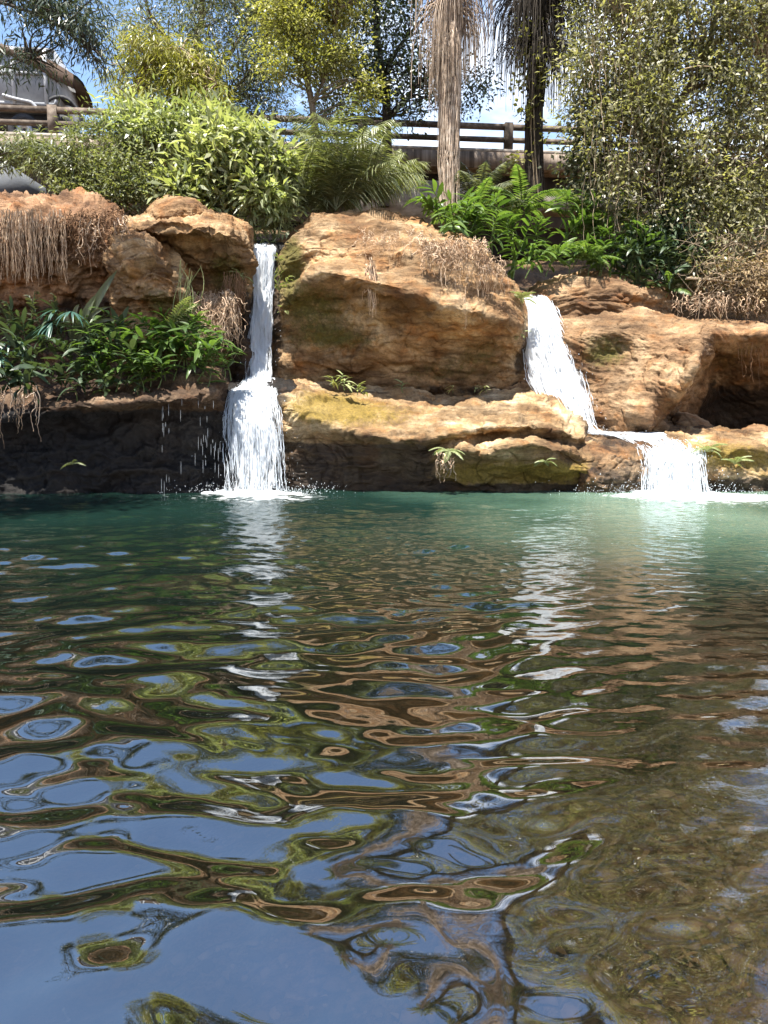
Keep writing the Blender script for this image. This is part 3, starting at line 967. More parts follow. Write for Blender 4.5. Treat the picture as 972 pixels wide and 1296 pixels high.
# left rocks
rock('rock_slab', 'flat topped red rock overhang beside the left waterfall',
     [(140, [(282, 17.8), (290, 16.9), (300, 16.5), (312, 16.5), (350, 16.5), (420, 16.5), (500, 16.5)]),
      (156, [(274, 17.8), (282, 16.6), (294, 16.0), (310, 16.3), (350, 16.4), (420, 16.4), (500, 16.3)]),
      (185, [(267, 17.9), (277, 16.5), (289, 15.6), (313, 16.6), (352, 16.95), (420, 17.0), (500, 16.9)]),
      (222, [(264, 17.9), (275, 16.5), (288, 15.45), (316, 16.6), (354, 17.0), (420, 17.0), (500, 16.9)]),
      (262, [(266, 17.9), (276, 16.6), (290, 15.5), (320, 16.5), (354, 16.95), (420, 17.0), (500, 16.9)]),
      (292, [(272, 17.9), (282, 16.8), (299, 15.8), (330, 16.5), (362, 16.9), (420, 17.0), (500, 16.9)]),
      (310, [(282, 17.9), (292, 17.0), (307, 16.4), (332, 16.5), (365, 16.7), (420, 16.8), (500, 16.6)]),
      (319, [(300, 17.9), (308, 17.4), (320, 17.2), (342, 17.2), (370, 17.2), (420, 17.2), (500, 17.1)])],
     MAT['rock'], 230, 200, 0.12, 0.10, 0.04, 63,
     moss=lambda G, n: np.clip(0.45 * blob(G, 285, 345, 16.5, 34, 26) + 0.3 * blob(G, 300, 420, 16.6, 26, 60) + 0.3 * blob(G, 200, 400, 16.5, 40, 24), 0, 0.6),
     wet=lambda G, n: np.clip(0.45 * sstep(P(0, 360, 16.6)[2], P(0, 420, 16.6)[2], G[..., 2]) + 0.5 * blob(G, 312, 420, 17, 16, 100), 0, 0.7))
rock('rock_lump', 'small rounded tan rock under the left overhang, dry stalks beside it',
     [(140, [(338, 16.6), (345, 16.2), (360, 16.0), (390, 16.0), (430, 16.1)]),
      (152, [(318, 16.6), (328, 15.8), (350, 15.5), (385, 15.6), (430, 15.8)]),
      (175, [(302, 16.6), (312, 15.5), (340, 15.1), (380, 15.3), (430, 15.6)]),
      (200, [(308, 16.6), (318, 15.5), (345, 15.1), (385, 15.3), (430, 15.6)]),
      (220, [(332, 16.6), (342, 15.7), (362, 15.4), (392, 15.5), (430, 15.7)]),
      (232, [(368, 16.5), (374, 16.1), (384, 15.9), (404, 15.9), (430, 16.0)])],
     MAT['rock'], 140, 140, 0.26, 0.12, 0.05, 71,
     moss=lambda G, n: 0.45 * blob(G, 205, 385, 15.4, 26, 22))
rock('stone', 'small flat stone on top of the left rock overhang under the bush',
     [(186, [(270, 17.6), (271, 17.2), (273, 17.1), (277, 17.1)]),
      (196, [(258, 17.6), (262, 16.9), (270, 16.7), (277, 16.7)]),
      (222, [(247, 17.6), (252, 16.8), (264, 16.5), (276, 16.5)]),
      (246, [(251, 17.6), (256, 16.8), (267, 16.55), (277, 16.6)]),
      (266, [(268, 17.6), (270, 17.2), (273, 17.0), (278, 17)])],
     MAT['rock'], 80, 50, 0.04, 0.04, 0.02, 77, back=0.5)
rock('earth_bank', 'eroded red earth bank at the far left with hanging roots',
     [(-120, [(250, 18.4), (262, 16.8), (285, 16.0), (318, 16.0), (345, 16.4), (400, 16.9), (500, 16.8)]),
      (-40, [(246, 18.4), (258, 16.6), (282, 15.8), (315, 15.8), (345, 16.3), (400, 16.9), (500, 16.8)]),
      (20, [(247, 18.4), (258, 16.6), (282, 15.7), (318, 15.75), (348, 16.3), (400, 16.8), (500, 16.7)]),
      (60, [(247, 18.4), (258, 16.6), (282, 15.65), (320, 15.7), (352, 16.1), (400, 16.6), (500, 16.6)]),
      (100, [(252, 18.4), (264, 16.6), (285, 15.7), (322, 15.65), (354, 15.9), (400, 16.5), (500, 16.5)]),
      (135, [(262, 18.2), (272, 16.6), (292, 15.8), (325, 15.6), (352, 15.9), (400, 16.4), (500, 16.5)]),
      (160, [(280, 18), (288, 16.8), (304, 16.1), (330, 16.0), (354, 16.2), (400, 16.5), (500, 16.5)]),
      (172, [(300, 18), (306, 17.2), (316, 16.6), (335, 16.5), (356, 16.5), (400, 16.6), (500, 16.6)])],
     MAT['soil'], 230, 170, 0.20, 0.09, 0.06, 85,
     moss=lambda G, n: 0.3 * blob(G, 20, 285, 15.8, 22, 30),
     wet=lambda G, n: 0.5 * sstep(P(0, 350, 16.4)[2], P(0, 390, 16.4)[2], G[..., 2]), cat='bank')
rock('dark_ledge', 'long low black wet rock wall at the left edge of the pool',
     [(-120, [(486, 16.70), (505, 15.20), (522, 14.00), (542, 14.32), (580, 14.38), (630, 14.34), (690, 14.40)]),
      (-20, [(486, 16.70), (508, 15.20), (528, 14.00), (548, 14.32), (580, 14.33), (629, 14.32), (690, 14.40)]),
      (40, [(486, 16.70), (502, 15.20), (520, 13.90), (540, 14.37), (580, 14.33), (629, 14.32), (690, 14.40)]),
      (100, [(482, 16.70), (496, 15.20), (511, 13.80), (533, 14.37), (580, 14.38), (629, 14.34), (690, 14.40)]),
      (160, [(480, 16.70), (494, 15.20), (508, 13.80), (528, 14.47), (580, 14.48), (629, 14.40), (690, 14.40)]),
      (205, [(468, 16.70), (484, 15.20), (506, 13.90), (526, 14.62), (580, 14.58), (629, 14.46), (690, 14.50)]),
      (240, [(460, 16.70), (478, 15.30), (503, 14.00), (524, 14.72), (580, 14.68), (629, 14.56), (690, 14.50)]),
      (270, [(460, 16.70), (478, 15.40), (500, 14.30), (520, 14.92), (580, 14.98), (629, 14.68), (690, 14.70)]),
      (284, [(466, 16.70), (484, 15.80), (505, 14.90), (525, 15.00), (580, 15.00), (629, 14.90), (690, 15.00)]),
      (294, [(480, 16.70), (494, 16.20), (515, 15.60), (535, 15.50), (580, 15.50), (629, 15.40), (690, 15.40)])],
     MAT['rock_dark'], 300, 180, 0.08, 0.10, 0.035, 95,
     wet=lambda G, n: np.clip(0.75 * sstep(P(0, 505, 14.2)[2], P(0, 530, 14.2)[2], G[..., 2]), 0, 0.8))  # below the lip: wet, algae-dark stone, with overhang shade put into the colour
# rock walls the water runs over
rock('rock_wall', 'dark wet rock wall behind the upper left waterfall',
     [(292, [(306, 19.6), (312, 17.9), (330, 17.8), (400, 17.7), (450, 17.5), (510, 17.2)]),
      (320, [(306, 19.6), (313, 17.8), (330, 17.7), (400, 17.6), (450, 17.5), (510, 17.2)]),
      (345, [(306, 19.6), (313, 17.8), (330, 17.7), (400, 17.6), (450, 17.5), (510, 17.2)]),
      (372, [(306, 19.6), (311, 17.9), (330, 17.8), (400, 17.7), (450, 17.5), (510, 17.2)])],
     MAT['rock_dark'], 70, 110, 0.05, 0.05, 0.03, 101, wet=lambda G, n: np.full(G.shape[:2], 0.5))
rock('rock_wall', 'dark wet rock wall behind the lower left waterfall',
     [(266, [(482, 17.4), (490, 15.9), (510, 15.75), (560, 15.7), (620, 15.6), (690, 15.6)]),
      (300, [(482, 17.4), (490, 15.9), (510, 15.7), (560, 15.7), (620, 15.6), (690, 15.6)]),
      (340, [(482, 17.4), (490, 15.9), (510, 15.7), (560, 15.7), (620, 15.6), (690, 15.6)]),
      (376, [(482, 17.4), (490, 15.9), (510, 15.75), (560, 15.7), (620, 15.6), (690, 15.6)])],
     MAT['rock_dark'], 80, 90, 0.05, 0.06, 0.03, 107, wet=lambda G, n: np.full(G.shape[:2], 0.5))
rock('rock_wall', 'brown wet rock wall behind the upper right waterfall',
     [(640, [(378, 19.6), (384, 18.2), (410, 17.8), (450, 17.6), (500, 17.2), (560, 16.9)]),
      (680, [(372, 19.6), (378, 18.2), (405, 17.8), (450, 17.5), (500, 17.1), (560, 16.7)]),
      (720, [(386, 19.6), (394, 18.2), (412, 17.8), (450, 17.5), (500, 17.1), (560, 16.7)]),
      (765, [(400, 19.6), (408, 18.2), (425, 17.8), (460, 17.6), (500, 17.2), (560, 16.8)])],
     MAT['rock_r'], 100, 110, 0.05, 0.06, 0.03, 113, wet=lambda G, n: np.full(G.shape[:2], 0.35))
# stones in the hollow
for (x0, x1, y0, y1, Y, sd, lb) in ((845, 905, 518, 552, 16.6, 201, 'grey brown broken stone lying in the dark hollow at right'),
                                   (815, 862, 522, 552, 16.3, 207, 'dark angular stone wedged at the mouth of the hollow, next to the cascade top'),
                                   (925, 1010, 538, 556, 15.9, 211, 'flat pale stone on the rock shelf at the right edge')):
    w_, h_ = x1 - x0, y1 - y0
    rock('stone', lb, [(x0, [(y0 + h_ * 0.6, Y + 0.5), (y0 + h_ * 0.7, Y + 0.3), (y0 + h_ * 0.85, Y + 0.2), (y1, Y + 0.25)]),
                       (x0 + w_ * 0.25, [(y0 + h_ * 0.1, Y + 0.5), (y0 + h_ * 0.25, Y + 0.1), (y0 + h_ * 0.6, Y - 0.1), (y1, Y)]),
                       (x0 + w_ * 0.6, [(y0 + h_ * 0.25, Y + 0.5), (y0 + h_ * 0.35, Y + 0.1), (y0 + h_ * 0.6, Y - 0.1), (y1, Y)]),
                       (x1, [(y0 + h_ * 0.7, Y + 0.5), (y0 + h_ * 0.75, Y + 0.3), (y0 + h_ * 0.9, Y + 0.2), (y1, Y + 0.2)])],
         MAT['rock_r'], 60, 40, 0.06, 0.05, 0.02, sd, back=0.4)

# ------------------------------------------------------------------ falling water


def fall(label, path, n_str, n_drop, seed, thin0=0.05, thin1=0.3, group=None, spread=1.0, bulge=0.12, drop_rad=(0.004, 0.011), edge=0.6, core=True, slen=(0.2, 0.8)):
    """path: rows (px_left, px_right, py, Y) from the lip down"""
    rs = np.random.RandomState(seed)
    A = np.array([np.concatenate([P(a, y, Y), P(b, y, Y)]) for a, b, y, Y in path])
    ns, nu = 130, 44
    A = catmull(A, ns)
    Lf, Rt = A[:, :3], A[:, 3:]
    t = thing('waterfall', label, 'waterfall', Lf[-1] * 0.5 + Rt[-1] * 0.5, group)
    u = np.linspace(0, 1, nu)
    v = np.linspace(0, 1, ns)
    length = np.concatenate([[0], np.cumsum(np.linalg.norm(np.diff((Lf + Rt) / 2, axis=0), axis=1))])
    width = np.linalg.norm(Rt - Lf, axis=1).mean()
    if core:
        U = np.broadcast_to(u[None], (ns, nu))
        V = np.broadcast_to(length[:, None], (ns, nu))
        q3 = np.stack([U * 9 * width, V * 1.6, np.zeros_like(U)], -1)
        uu = U + 0.05 * fbm(np.stack([U * 3, V * 2.2, 0 * U + 3], -1), 3, seed)
        G = Lf[:, None] * (1 - uu[..., None]) + Rt[:, None] * uu[..., None]
        G = G.copy()
        G[..., 1] -= bulge * np.sin(math.pi * np.clip(U, 0, 1)) + 0.07 * fbm(q3, 4, seed + 2, 0.6) + 0.03 * fbm(q3 * 4.1, 2, seed + 4)
        thin = thin0 + (thin1 - thin0) * v[:, None] ** 1.3 + edge * (np.abs(U - 0.5) * 2) ** 4 * (0.35 + 0.65 * v[:, None])
        idx = np.arange(ns * nu).reshape(ns, nu)
        qd = np.stack([idx[:-1, :-1], idx[1:, :-1], idx[1:, 1:], idx[:-1, 1:]], -1).reshape(-1, 4)
        part('water_sheet', MB().add(G, qd), MAT['fall'], t, True, attrs={'fu': (U * width).ravel(), 'fv': V.ravel(), 'thin': thin.ravel()})
    # strings of falling drops
    if n_str:
        K = 7
        u0 = np.clip(0.5 + (rs.rand(n_str) - 0.5) * 1.04 * spread, -0.12, 1.12)
        s0 = rs.rand(n_str) ** 0.8 * 0.97
        ln = rs.uniform(slen[0], slen[1], n_str) / max(length[-1], 0.1)
        ss = np.clip(s0[:, None] + ln[:, None] * np.linspace(0, 1, K)[None], 0, 1)
        du = (u0[:, None] + 0.03 * rs.randn(n_str, 1) * ss)
        ii = ss * (ns - 1)
        i0 = np.clip(ii.astype(int), 0, ns - 2)
        f = (ii - i0)[..., None]
        lp = Lf[i0] * (1 - f) + Lf[i0 + 1] * f
        rp = Rt[i0] * (1 - f) + Rt[i0 + 1] * f
        pts = lp * (1 - du[..., None]) + rp * du[..., None]
        pts[..., 1] -= (bulge * np.sin(math.pi * np.clip(du, 0, 1)) + rs.uniform(-0.02, 0.15, (n_str, 1)) * (0.3 + ss))
        pts += 0.008 * rs.randn(*pts.shape)
        r = rs.uniform(0.003, 0.010, (n_str, 1)) * np.sin(np.linspace(0.12, math.pi - 0.05, K))[None] * (0.8 + 0.5 * rs.rand(n_str, K))
        part('water_strand', MB().strands(pts, r, 3), MAT['drop'], t, True, kind='stuff')
    if n_drop:
        s = rs.rand(n_drop) ** 0.55
        ii = s * (ns - 1)
        i0 = np.clip(ii.astype(int), 0, ns - 2)
        e = rs.randn(n_drop) * 0.5 * (0.35 + 0.65 * s)
        uu = 0.5 + e * spread
        c = Lf[i0] * (1 - uu[:, None]) + Rt[i0] * uu[:, None]
        c[:, 1] -= rs.uniform(0, 0.35, n_drop) * (0.3 + s)
        c += rs.randn(n_drop, 3) * 0.02
        rr = rs.uniform(*drop_rad, n_drop) * (0.4 + 0.6 * rs.rand(n_drop))
        drops(c, rr, t)
    return t


OCT = np.array([[1, 0, 0], [-1, 0, 0], [0, 1, 0], [0, -1, 0], [0, 0, 1.6], [0, 0, -1.2]], float)
OCF = np.array([[0, 2, 4], [2, 1, 4], [1, 3, 4], [3, 0, 4], [2, 0, 5], [1, 2, 5], [3, 1, 5], [0, 3, 5]])


def drops(c, rr, parent, name='spray'):
    c = np.asarray(c)
    v = c[:, None] + OCT[None] * rr[:, None, None]
    f = (np.arange(len(c))[:, None, None] * 6 + OCF[None]).reshape(-1, 3)
    part(name, MB().add(v, tris=f), MAT['drop'], parent, True, kind='stuff')


fall('tall narrow white waterfall dropping past the left side of the boulder',
     [(318, 350, 309, 18.6), (320, 349, 312, 17.7), (320, 348, 322, 17.45), (318, 346, 370, 17.3), (315, 345, 420, 17.1), (312, 345, 460, 16.8), (309, 345, 494, 16.3), (307, 346, 503, 15.6)],
     260, 260, 1, 0.0, 0.30, spread=0.95)
fall('lower left waterfall fanning out over the dark ledge into the pool',
     [(310, 346, 478, 16.6), (302, 347, 488, 16.0), (290, 350, 499, 15.4), (284, 355, 530, 14.95), (286, 359, 570, 14.8), (288, 361, 605, 14.7), (288, 362, 634, 14.6)],
     620, 420, 2, 0.08, 0.40, spread=1.0, bulge=0.2)
fall('broad white waterfall pouring down between the boulder and the right rocks',
     [(664, 694, 372, 19.2), (663, 696, 378, 18.1), (660, 702, 390, 17.6), (662, 722, 430, 17.2), (666, 736, 470, 16.9), (684, 745, 510, 16.5), (712, 752, 540, 16.1), (735, 770, 549, 15.9)],
     650, 520, 3, -0.05, 0.18, spread=1.05, bulge=0.22)
fall('small right cascade spilling over the wet rock into the pool',
     [(738, 800, 546, 16.3), (760, 850, 549, 15.7), (792, 880, 556, 15.3), (806, 888, 566, 15.0), (811, 890, 580, 14.5), (812, 893, 605, 14.35), (811, 896, 634, 14.25)],
     620, 420, 4, 0.02, 0.30, spread=1.0, bulge=0.12)
# drips down the black wall
rs = np.random.RandomState(9)
t = thing('dripping_water', 'thin broken strings of water dripping down the black left wall', 'waterfall', P(245, 625, 13.8))
xsd = np.array([207, 210, 214, 229, 243, 247, 254, 257, 260, 264, 267, 270, 273, 276, 278, 205, 238, 251, 262, 272])
pp, rr_ = [], []
for xd in xsd:
    yy = rs.uniform(502, 515)
    while yy < 622:
        ln_ = rs.uniform(4, 18)
        if rs.rand() < 0.28:
            Yd = 14.05 if xd < 240 else 14.25
            x_ = xd + rs.randn() * 0.5
            pp.append([P(x_, yy + ln_ * k / 3, Yd - 0.05) for k in range(4)])
            rr_.append([0.001, 0.0024, 0.0028, 0.001])
        yy += ln_ + rs.uniform(0, 7)
part('water_strand', MB().strands(np.array(pp), np.array(rr_), 3), MAT['drop'], t, True, kind='stuff')
# spray where the falls land
for F, lb, n_, sx in ((FALL_L, 'white splash at the foot of the lower left waterfall', 900, 0.62), (FALL_R, 'white splash at the foot of the small right cascade', 1100, 0.75)):
    t = thing('splash', lb, 'splash', F)
    c = np.stack([F[0] + rs.randn(n_) * sx, F[1] + 0.35 + rs.randn(n_) * 0.22, np.abs(rs.randn(n_)) * 0.10 + 0.0], -1)
    drops(c, rs.uniform(0.002, 0.008, n_), t)
    a_ = rs.rand(60, 1) * 6.283
    mbm = MB()
    for k in range(30):                      # heaped foam, each lump a squashed uneven dome
        cx, cy = F[0] + rs.randn() * sx * 0.62, F[1] + 0.45 + rs.randn() * 0.15
        r0 = rs.uniform(0.04, 0.15)
        nu_, nv_ = 12, 5
        ph = np.linspace(0, 2 * math.pi, nu_, endpoint=False)
        rad = r0 * (1 + 0.3 * rs.randn(nu_))
        vv = []
        for j in range(nv_):
            s_ = math.cos(j / nv_ * math.pi / 2)
            hgt = r0 * rs.uniform(0.3, 0.6) * math.sin(j / nv_ * math.pi / 2)
            vv.append(np.stack([cx + rad * s_ * np.cos(ph) * 1.3, cy + rad * s_ * np.sin(ph) * 0.7, np.full(nu_, hgt + 0.0)], -1))
        vv = np.concatenate(vv)
        idx = np.arange(nu_ * nv_).reshape(nv_, nu_)
        qd = np.stack([idx[:-1], np.roll(idx[:-1], -1, 1), np.roll(idx[1:], -1, 1), idx[1:]], -1).reshape(-1, 4)
        mbm.add(vv, qd)
        mbm.add(np.concatenate([vv[-nu_:], vv[-nu_:].mean(0, keepdims=True) + np.array([[0, 0, 0.005]])]), tris=[[i, (i + 1) % nu_, nu_] for i in range(nu_)])
    part('foam', mbm, MAT['drop'], t, True, kind='stuff')

# ------------------------------------------------------------------ bridge and truck
BR0, BR1 = np.array([-13.2, 26.85]), np.array([8.5, 29.05])
bdir = (BR1 - BR0) / np.linalg.norm(BR1 - BR0)
bang = math.atan2(bdir[1], bdir[0])
bnor = np.array([-bdir[1], bdir[0]])
BL = 46.0


def bpt(s, off, z):
    q = BR0 + bdir * s + bnor * off
    return np.array([q[0], q[1], z])


ZD = 10.36
br = thing('bridge', 'concrete road bridge with two-bar railing crossing behind the trees', 'bridge', bpt(12, 2, 8.5))
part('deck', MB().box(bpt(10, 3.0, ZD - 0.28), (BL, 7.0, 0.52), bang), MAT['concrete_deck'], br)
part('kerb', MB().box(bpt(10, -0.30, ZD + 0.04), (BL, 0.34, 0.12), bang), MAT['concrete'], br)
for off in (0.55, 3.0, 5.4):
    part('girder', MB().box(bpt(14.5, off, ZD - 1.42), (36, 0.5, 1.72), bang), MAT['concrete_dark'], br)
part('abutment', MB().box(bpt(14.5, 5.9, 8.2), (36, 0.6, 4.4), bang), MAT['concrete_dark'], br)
S0 = ((P(640, 170, 28.7)[0] - BR0[0]) / bdir[0]) % 5.0 - 10.0
for k, (z, hh) in enumerate(((ZD + 0.86, 0.17), (ZD + 0.44, 0.14))):
    for j in range(8):
        part('rail', MB().box(bpt(S0 + j * 5.0 + 2.5, -0.32, z), (4.97, 0.14, hh), bang, rnd=random.random()), MAT['concrete_rail'], br)
for j in range(9):
    part('post', MB().box(bpt(S0 + j * 5.0, -0.32, ZD + 0.53), (0.28, 0.22, 0.92), bang, rnd=random.random()), MAT['concrete_rail'], br)
# sunlit footing blocks in front of the dark girders
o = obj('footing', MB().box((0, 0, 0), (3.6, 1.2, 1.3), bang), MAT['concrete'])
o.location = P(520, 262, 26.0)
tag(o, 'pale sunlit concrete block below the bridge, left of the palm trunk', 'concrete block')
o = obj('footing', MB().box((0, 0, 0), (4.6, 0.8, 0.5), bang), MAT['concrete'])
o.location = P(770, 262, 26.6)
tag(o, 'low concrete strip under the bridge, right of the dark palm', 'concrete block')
wv = []
for Y in (20.5, 21.1):
    for px, py in ((-60, 196), (6, 204), (58, 238), (60, 262), (-60, 262)):
        wv.append(P(px, py, Y))
o = obj('wing_wall', MB().add(wv, quads=[[0, 5, 6, 1], [1, 6, 7, 2], [2, 7, 8, 3], [3, 8, 9, 4], [4, 9, 5, 0]],
                              tris=[[0, 1, 4], [1, 2, 3], [1, 3, 4], [5, 9, 6], [6, 8, 7], [6, 9, 8]]), MAT['concrete_grey'])
tag(o, 'grey sloping concrete wing wall at the far left above the earth bank', 'wall')

# truck
TS = 1.6                                        # distance along the bridge where the truck's tail stands


def cyl(mb, c, ax, r, wd, n=28, r_in=0.0):
    """a wheel-like ring with axis ax"""
    ax = np.array(ax, float) / np.linalg.norm(ax)
    up = np.array([0, 0, 1.0])
    sd = np.cross(up, ax)
    prof = [(-wd / 2, r_in), (-wd / 2, r * 0.9), (-wd * 0.36, r), (wd * 0.36, r), (wd / 2, r * 0.9), (wd / 2, r_in)]
    a = np.arange(n) * 2 * math.pi / n
    v = np.concatenate([c + ax * w_ + q * (np.cos(a)[:, None] * sd + np.sin(a)[:, None] * up) for w_, q in prof])
    i = np.arange(n * len(prof)).reshape(len(prof), n)
    q = np.stack([i, np.roll(i, -1, 1), np.roll(np.roll(i, -1, 0), -1, 1), np.roll(i, -1, 0)], -1).reshape(-1, 4)
    return mb.add(v, q)


tail = P(90, 120, 27.3)[0]
s_tail = (tail - BR0[0]) / bdir[0]
tk = thing('truck', 'white truck with brown tarpaulin roof parked on the bridge at far left', 'truck', bpt(s_tail - 3, 1.6, ZD))


def tb(s0, s1, o0, o1, z0, z1):
    return MB().box(bpt(s_tail + (s0 + s1) / 2, (o0 + o1) / 2, ZD + (z0 + z1) / 2), (s1 - s0, o1 - o0, z1 - z0), bang)


part('cargo_body', tb(-6.2, -0.55, 0.45, 2.75, 1.25, 3.05), MAT['truck_white'], tk)
for k in range(6):
    part('body_rib', tb(-6.0 + k * 1.02, -5.88 + k * 1.02, 0.37, 0.45, 1.25, 3.02), MAT['truck_white'], tk)
for zz in (1.25, 2.2, 2.95):
    part('body_rail', tb(-6.2, -0.55, 0.385, 0.448, zz, zz + 0.09), MAT['truck_white'], tk)
part('tailgate', tb(-0.545, -0.42, 0.5, 2.7, 1.3, 2.5), MAT['truck_white'], tk)
part('chassis', tb(-9.4, -0.3, 1.1, 2.1, 0.75, 1.2), MAT['dark_metal'], tk)
part('cab', tb(-9.0, -6.6, 0.45, 2.75, 0.9, 3.2), MAT['truck_white'], tk)
# arched tarpaulin with its overhanging tail flap
mb = MB()
ss_ = [-6.3, -5.0, -3.6, -2.2, -1.2, -0.6, 0.05]
hh_ = [3.22, 3.24, 3.22, 3.20, 3.0, 2.72, 2.35]
ring = []
for s_, h_, dr in zip(ss_, hh_, (0.2, 0.2, 0.22, 0.32, 0.5, 0.6, 0.5)):
    for off, dz in ((0.33, -dr), (0.40, -0.08), (0.9, 0.05), (1.6, 0.14), (2.3, 0.05), (2.8, -0.08), (2.86, -dr)):
        ring.append(bpt(s_tail + s_, off, ZD + h_ + dz))
    for off, dz in ((2.80, -dr - 0.04), (2.3, -0.05), (1.6, 0.03), (0.9, -0.05), (0.44, -0.2), (0.40, -dr - 0.04)):
        ring.append(bpt(s_tail + s_, off, ZD + h_ + dz))
i = np.arange(len(ring)).reshape(len(ss_), 13)
mb.add(ring, np.stack([i[:-1], np.roll(i[:-1], -1, 1), np.roll(i[1:], -1, 1), i[1:]], -1).reshape(-1, 4))
part('tarpaulin', mb, MAT['tarp'], tk, True)
# mudguard at the tail, bent pipe, wheels
mb = MB()
a = np.linspace(R(-5), R(150), 12)
c0 = bpt(s_tail - 0.42, 0.5, ZD + 0.85)
d3 = np.array([bdir[0], bdir[1], 0])
n3 = np.array([bnor[0], bnor[1], 0])
vv = []
for rr2 in (0.66, 0.58):
    for off in (-0.1, 0.55):
        vv.append(c0 + rr2 * (np.cos(a)[:, None] * d3 + np.sin(a)[:, None] * np.array([0, 0, 1.15])) + n3 * off)
vv = np.concatenate(vv)
i = np.arange(len(vv)).reshape(4, 12)
i = i[[0, 1, 3, 2]]
mb.add(vv, np.stack([i[:, :-1], np.roll(i, -1, 0)[:, :-1], np.roll(i, -1, 0)[:, 1:], i[:, 1:]], -1).reshape(-1, 4))
part('mudguard', mb, MAT['rubber'], tk, True)
pp = [bpt(s_tail + s_, 0.32, ZD + z_) for s_, z_ in ((-2.2, 1.5), (-1.9, 1.42), (-1.6, 1.36), (-1.3, 1.3), (-1.1, 1.1), (-0.85, 1.05), (-0.6, 1.18), (-0.5, 1.4))]
part('pipe', MB().tube(catmull(pp, 24), np.full(24, 0.055), 8), MAT['truck_white'], tk, True)
for s_ in (-0.45, -1.65, -7.9):
    for off in (0.65, 2.45):
        wc = bpt(s_tail + s_, off, ZD + 0.52)
        wh = part('wheel', cyl(MB(), wc, n3, 0.52, 0.30, r_in=0.28), MAT['rubber'], tk, True)
        sub('rim', cyl(MB(), wc, n3, 0.285, 0.22, r_in=0.06), MAT['steel'], wh, True)
part('tail_light', tb(-0.41, -0.36, 0.55, 0.85, 0.8, 0.92), MAT['tarp'], tk)

# ------------------------------------------------------------------ plants: generators


def crown(blobs, per, cr, ln, wd, seed, dirmode='out', fine=False, droop=0.15, updown=0.0, hollow=0.45, clump_rnd=0.5, kmul=1.0):
    """leafy clumps spread through the blobs: (px, py, Y, rx_px, ry_px, depth_m, clumps)"""
    g = np.random.default_rng(seed)
    cs = []
    for px, py, Y, rx, ry, dp, n in blobs:
        c = P(px, py, Y)
        n = int(n * kmul)
        d = g.normal(size=(n, 3))
        d /= np.linalg.norm(d, axis=1, keepdims=True)
        r = (hollow ** 3 + (1 - hollow ** 3) * g.random(n)) ** (1 / 3.0)
        cs.append(c + d * r[:, None] * np.array([M(rx, Y), dp, M(ry, Y)]))
    C = np.concatenate(cs)
    n = len(C)
    sz = cr * g.uniform(0.55, 1.35, n)
    k = np.maximum(3, (per * (sz / cr) ** 2 * g.uniform(0.6, 1.3, n)).astype(int))
    ix = np.repeat(np.arange(n), k)
    off = g.normal(size=(len(ix), 3)) * np.array([1, 1, 0.7]) * 0.5
    pos = C[ix] + off * sz[ix][:, None]
    d = off + g.normal(size=off.shape) * 0.5
    d[:, 2] += updown
    nr = g.normal(size=off.shape) * 0.55 + np.array([-0.1, -0.25, 1.0])
    tone = np.clip(g.random(n)[ix] * clump_rnd + g.random(len(ix)) * (1 - clump_rnd), 0, 1)
    mb = MB().leaves(pos, d, nr, ln * g.uniform(0.6, 1.25, len(ix)), wd * g.uniform(0.7, 1.2, len(ix)), fine, droop, tone)
    return mb, C


def limbs(skel, C, r0, r1, seed, frac=1.0, sag=0.12):
    """thin branches from the nearest skeleton point below each clump"""
    g = np.random.default_rng(seed)
    S = np.concatenate(skel)
    keep = g.random(len(C)) < frac
    C = C[keep]
    d = np.linalg.norm(C[:, None] - S[None], axis=2) + 1.2 * np.clip(S[None, :, 2] - C[:, None, 2] + 0.3, 0, None)
    A = S[d.argmin(1)]
    t = np.linspace(0, 1, 7)[None, :, None]
    mid = (A + C) / 2 + g.normal(size=C.shape) * 0.12 * np.linalg.norm(C - A, axis=1, keepdims=True)
    mid[:, 2] += sag * np.linalg.norm(C - A, axis=1)
    pts = (1 - t) ** 2 * A[:, None] + 2 * t * (1 - t) * mid[:, None] + t ** 2 * C[:, None]
    return MB().strands(pts, np.linspace(r0, r1, 7)[None], 4)


def tree(name, label, cat, trunk, blobs, mat, bark, per=60, cr=0.5, ln=0.16, wd=0.05, seed=1, group=None, tr=0.14, side=(), twig=(0.025, 0.006), frac=0.8, **kw):
    """trunk: control points (px, py, Y); side: more limbs of the same kind"""
    g = np.random.default_rng(seed + 500)
    tp = catmull([P(*q) for q in trunk], 26)
    t = thing(name, label, cat, tp[0], group)
    skel = [tp[6:]]
    mb = MB().tube(tp + fbm(tp * 1.3, 2, seed)[:, None] * 0.05, np.linspace(tr, tr * 0.3, 26), 9)
    for s_ in side:
        sp_ = catmull([P(*q) for q in s_], 18)
        mb.tube(sp_ + fbm(sp_ * 1.5, 2, seed)[:, None] * 0.06, np.linspace(tr * 0.5, tr * 0.12, 18), 7)
        skel.append(sp_)
    part('trunk', mb, bark, t, True)
    lf, C = crown(blobs, per, cr, ln, wd, seed, **kw)
    part('branches', limbs(skel, C, twig[0], twig[1], seed, frac), bark, t, True, kind='stuff')
    part('crown', lf, mat, t, kind='stuff')
    return t


def shrub(name, label, cat, base, blobs, mat, stem='twig', per=50, cr=0.4, ln=0.2, wd=0.06, seed=1, group=None, frac=0.7, **kw):
    b = [P(*q) for q in base]
    t = thing(name, label, cat, b[0], group)
    lf, C = crown(blobs, per, cr, ln, wd, seed, **kw)
    part('stems', limbs([np.array(b)], C, 0.014, 0.004, seed, frac), MAT[stem], t, True, kind='stuff')
    part('foliage', lf, mat, t, kind='stuff')
    return t


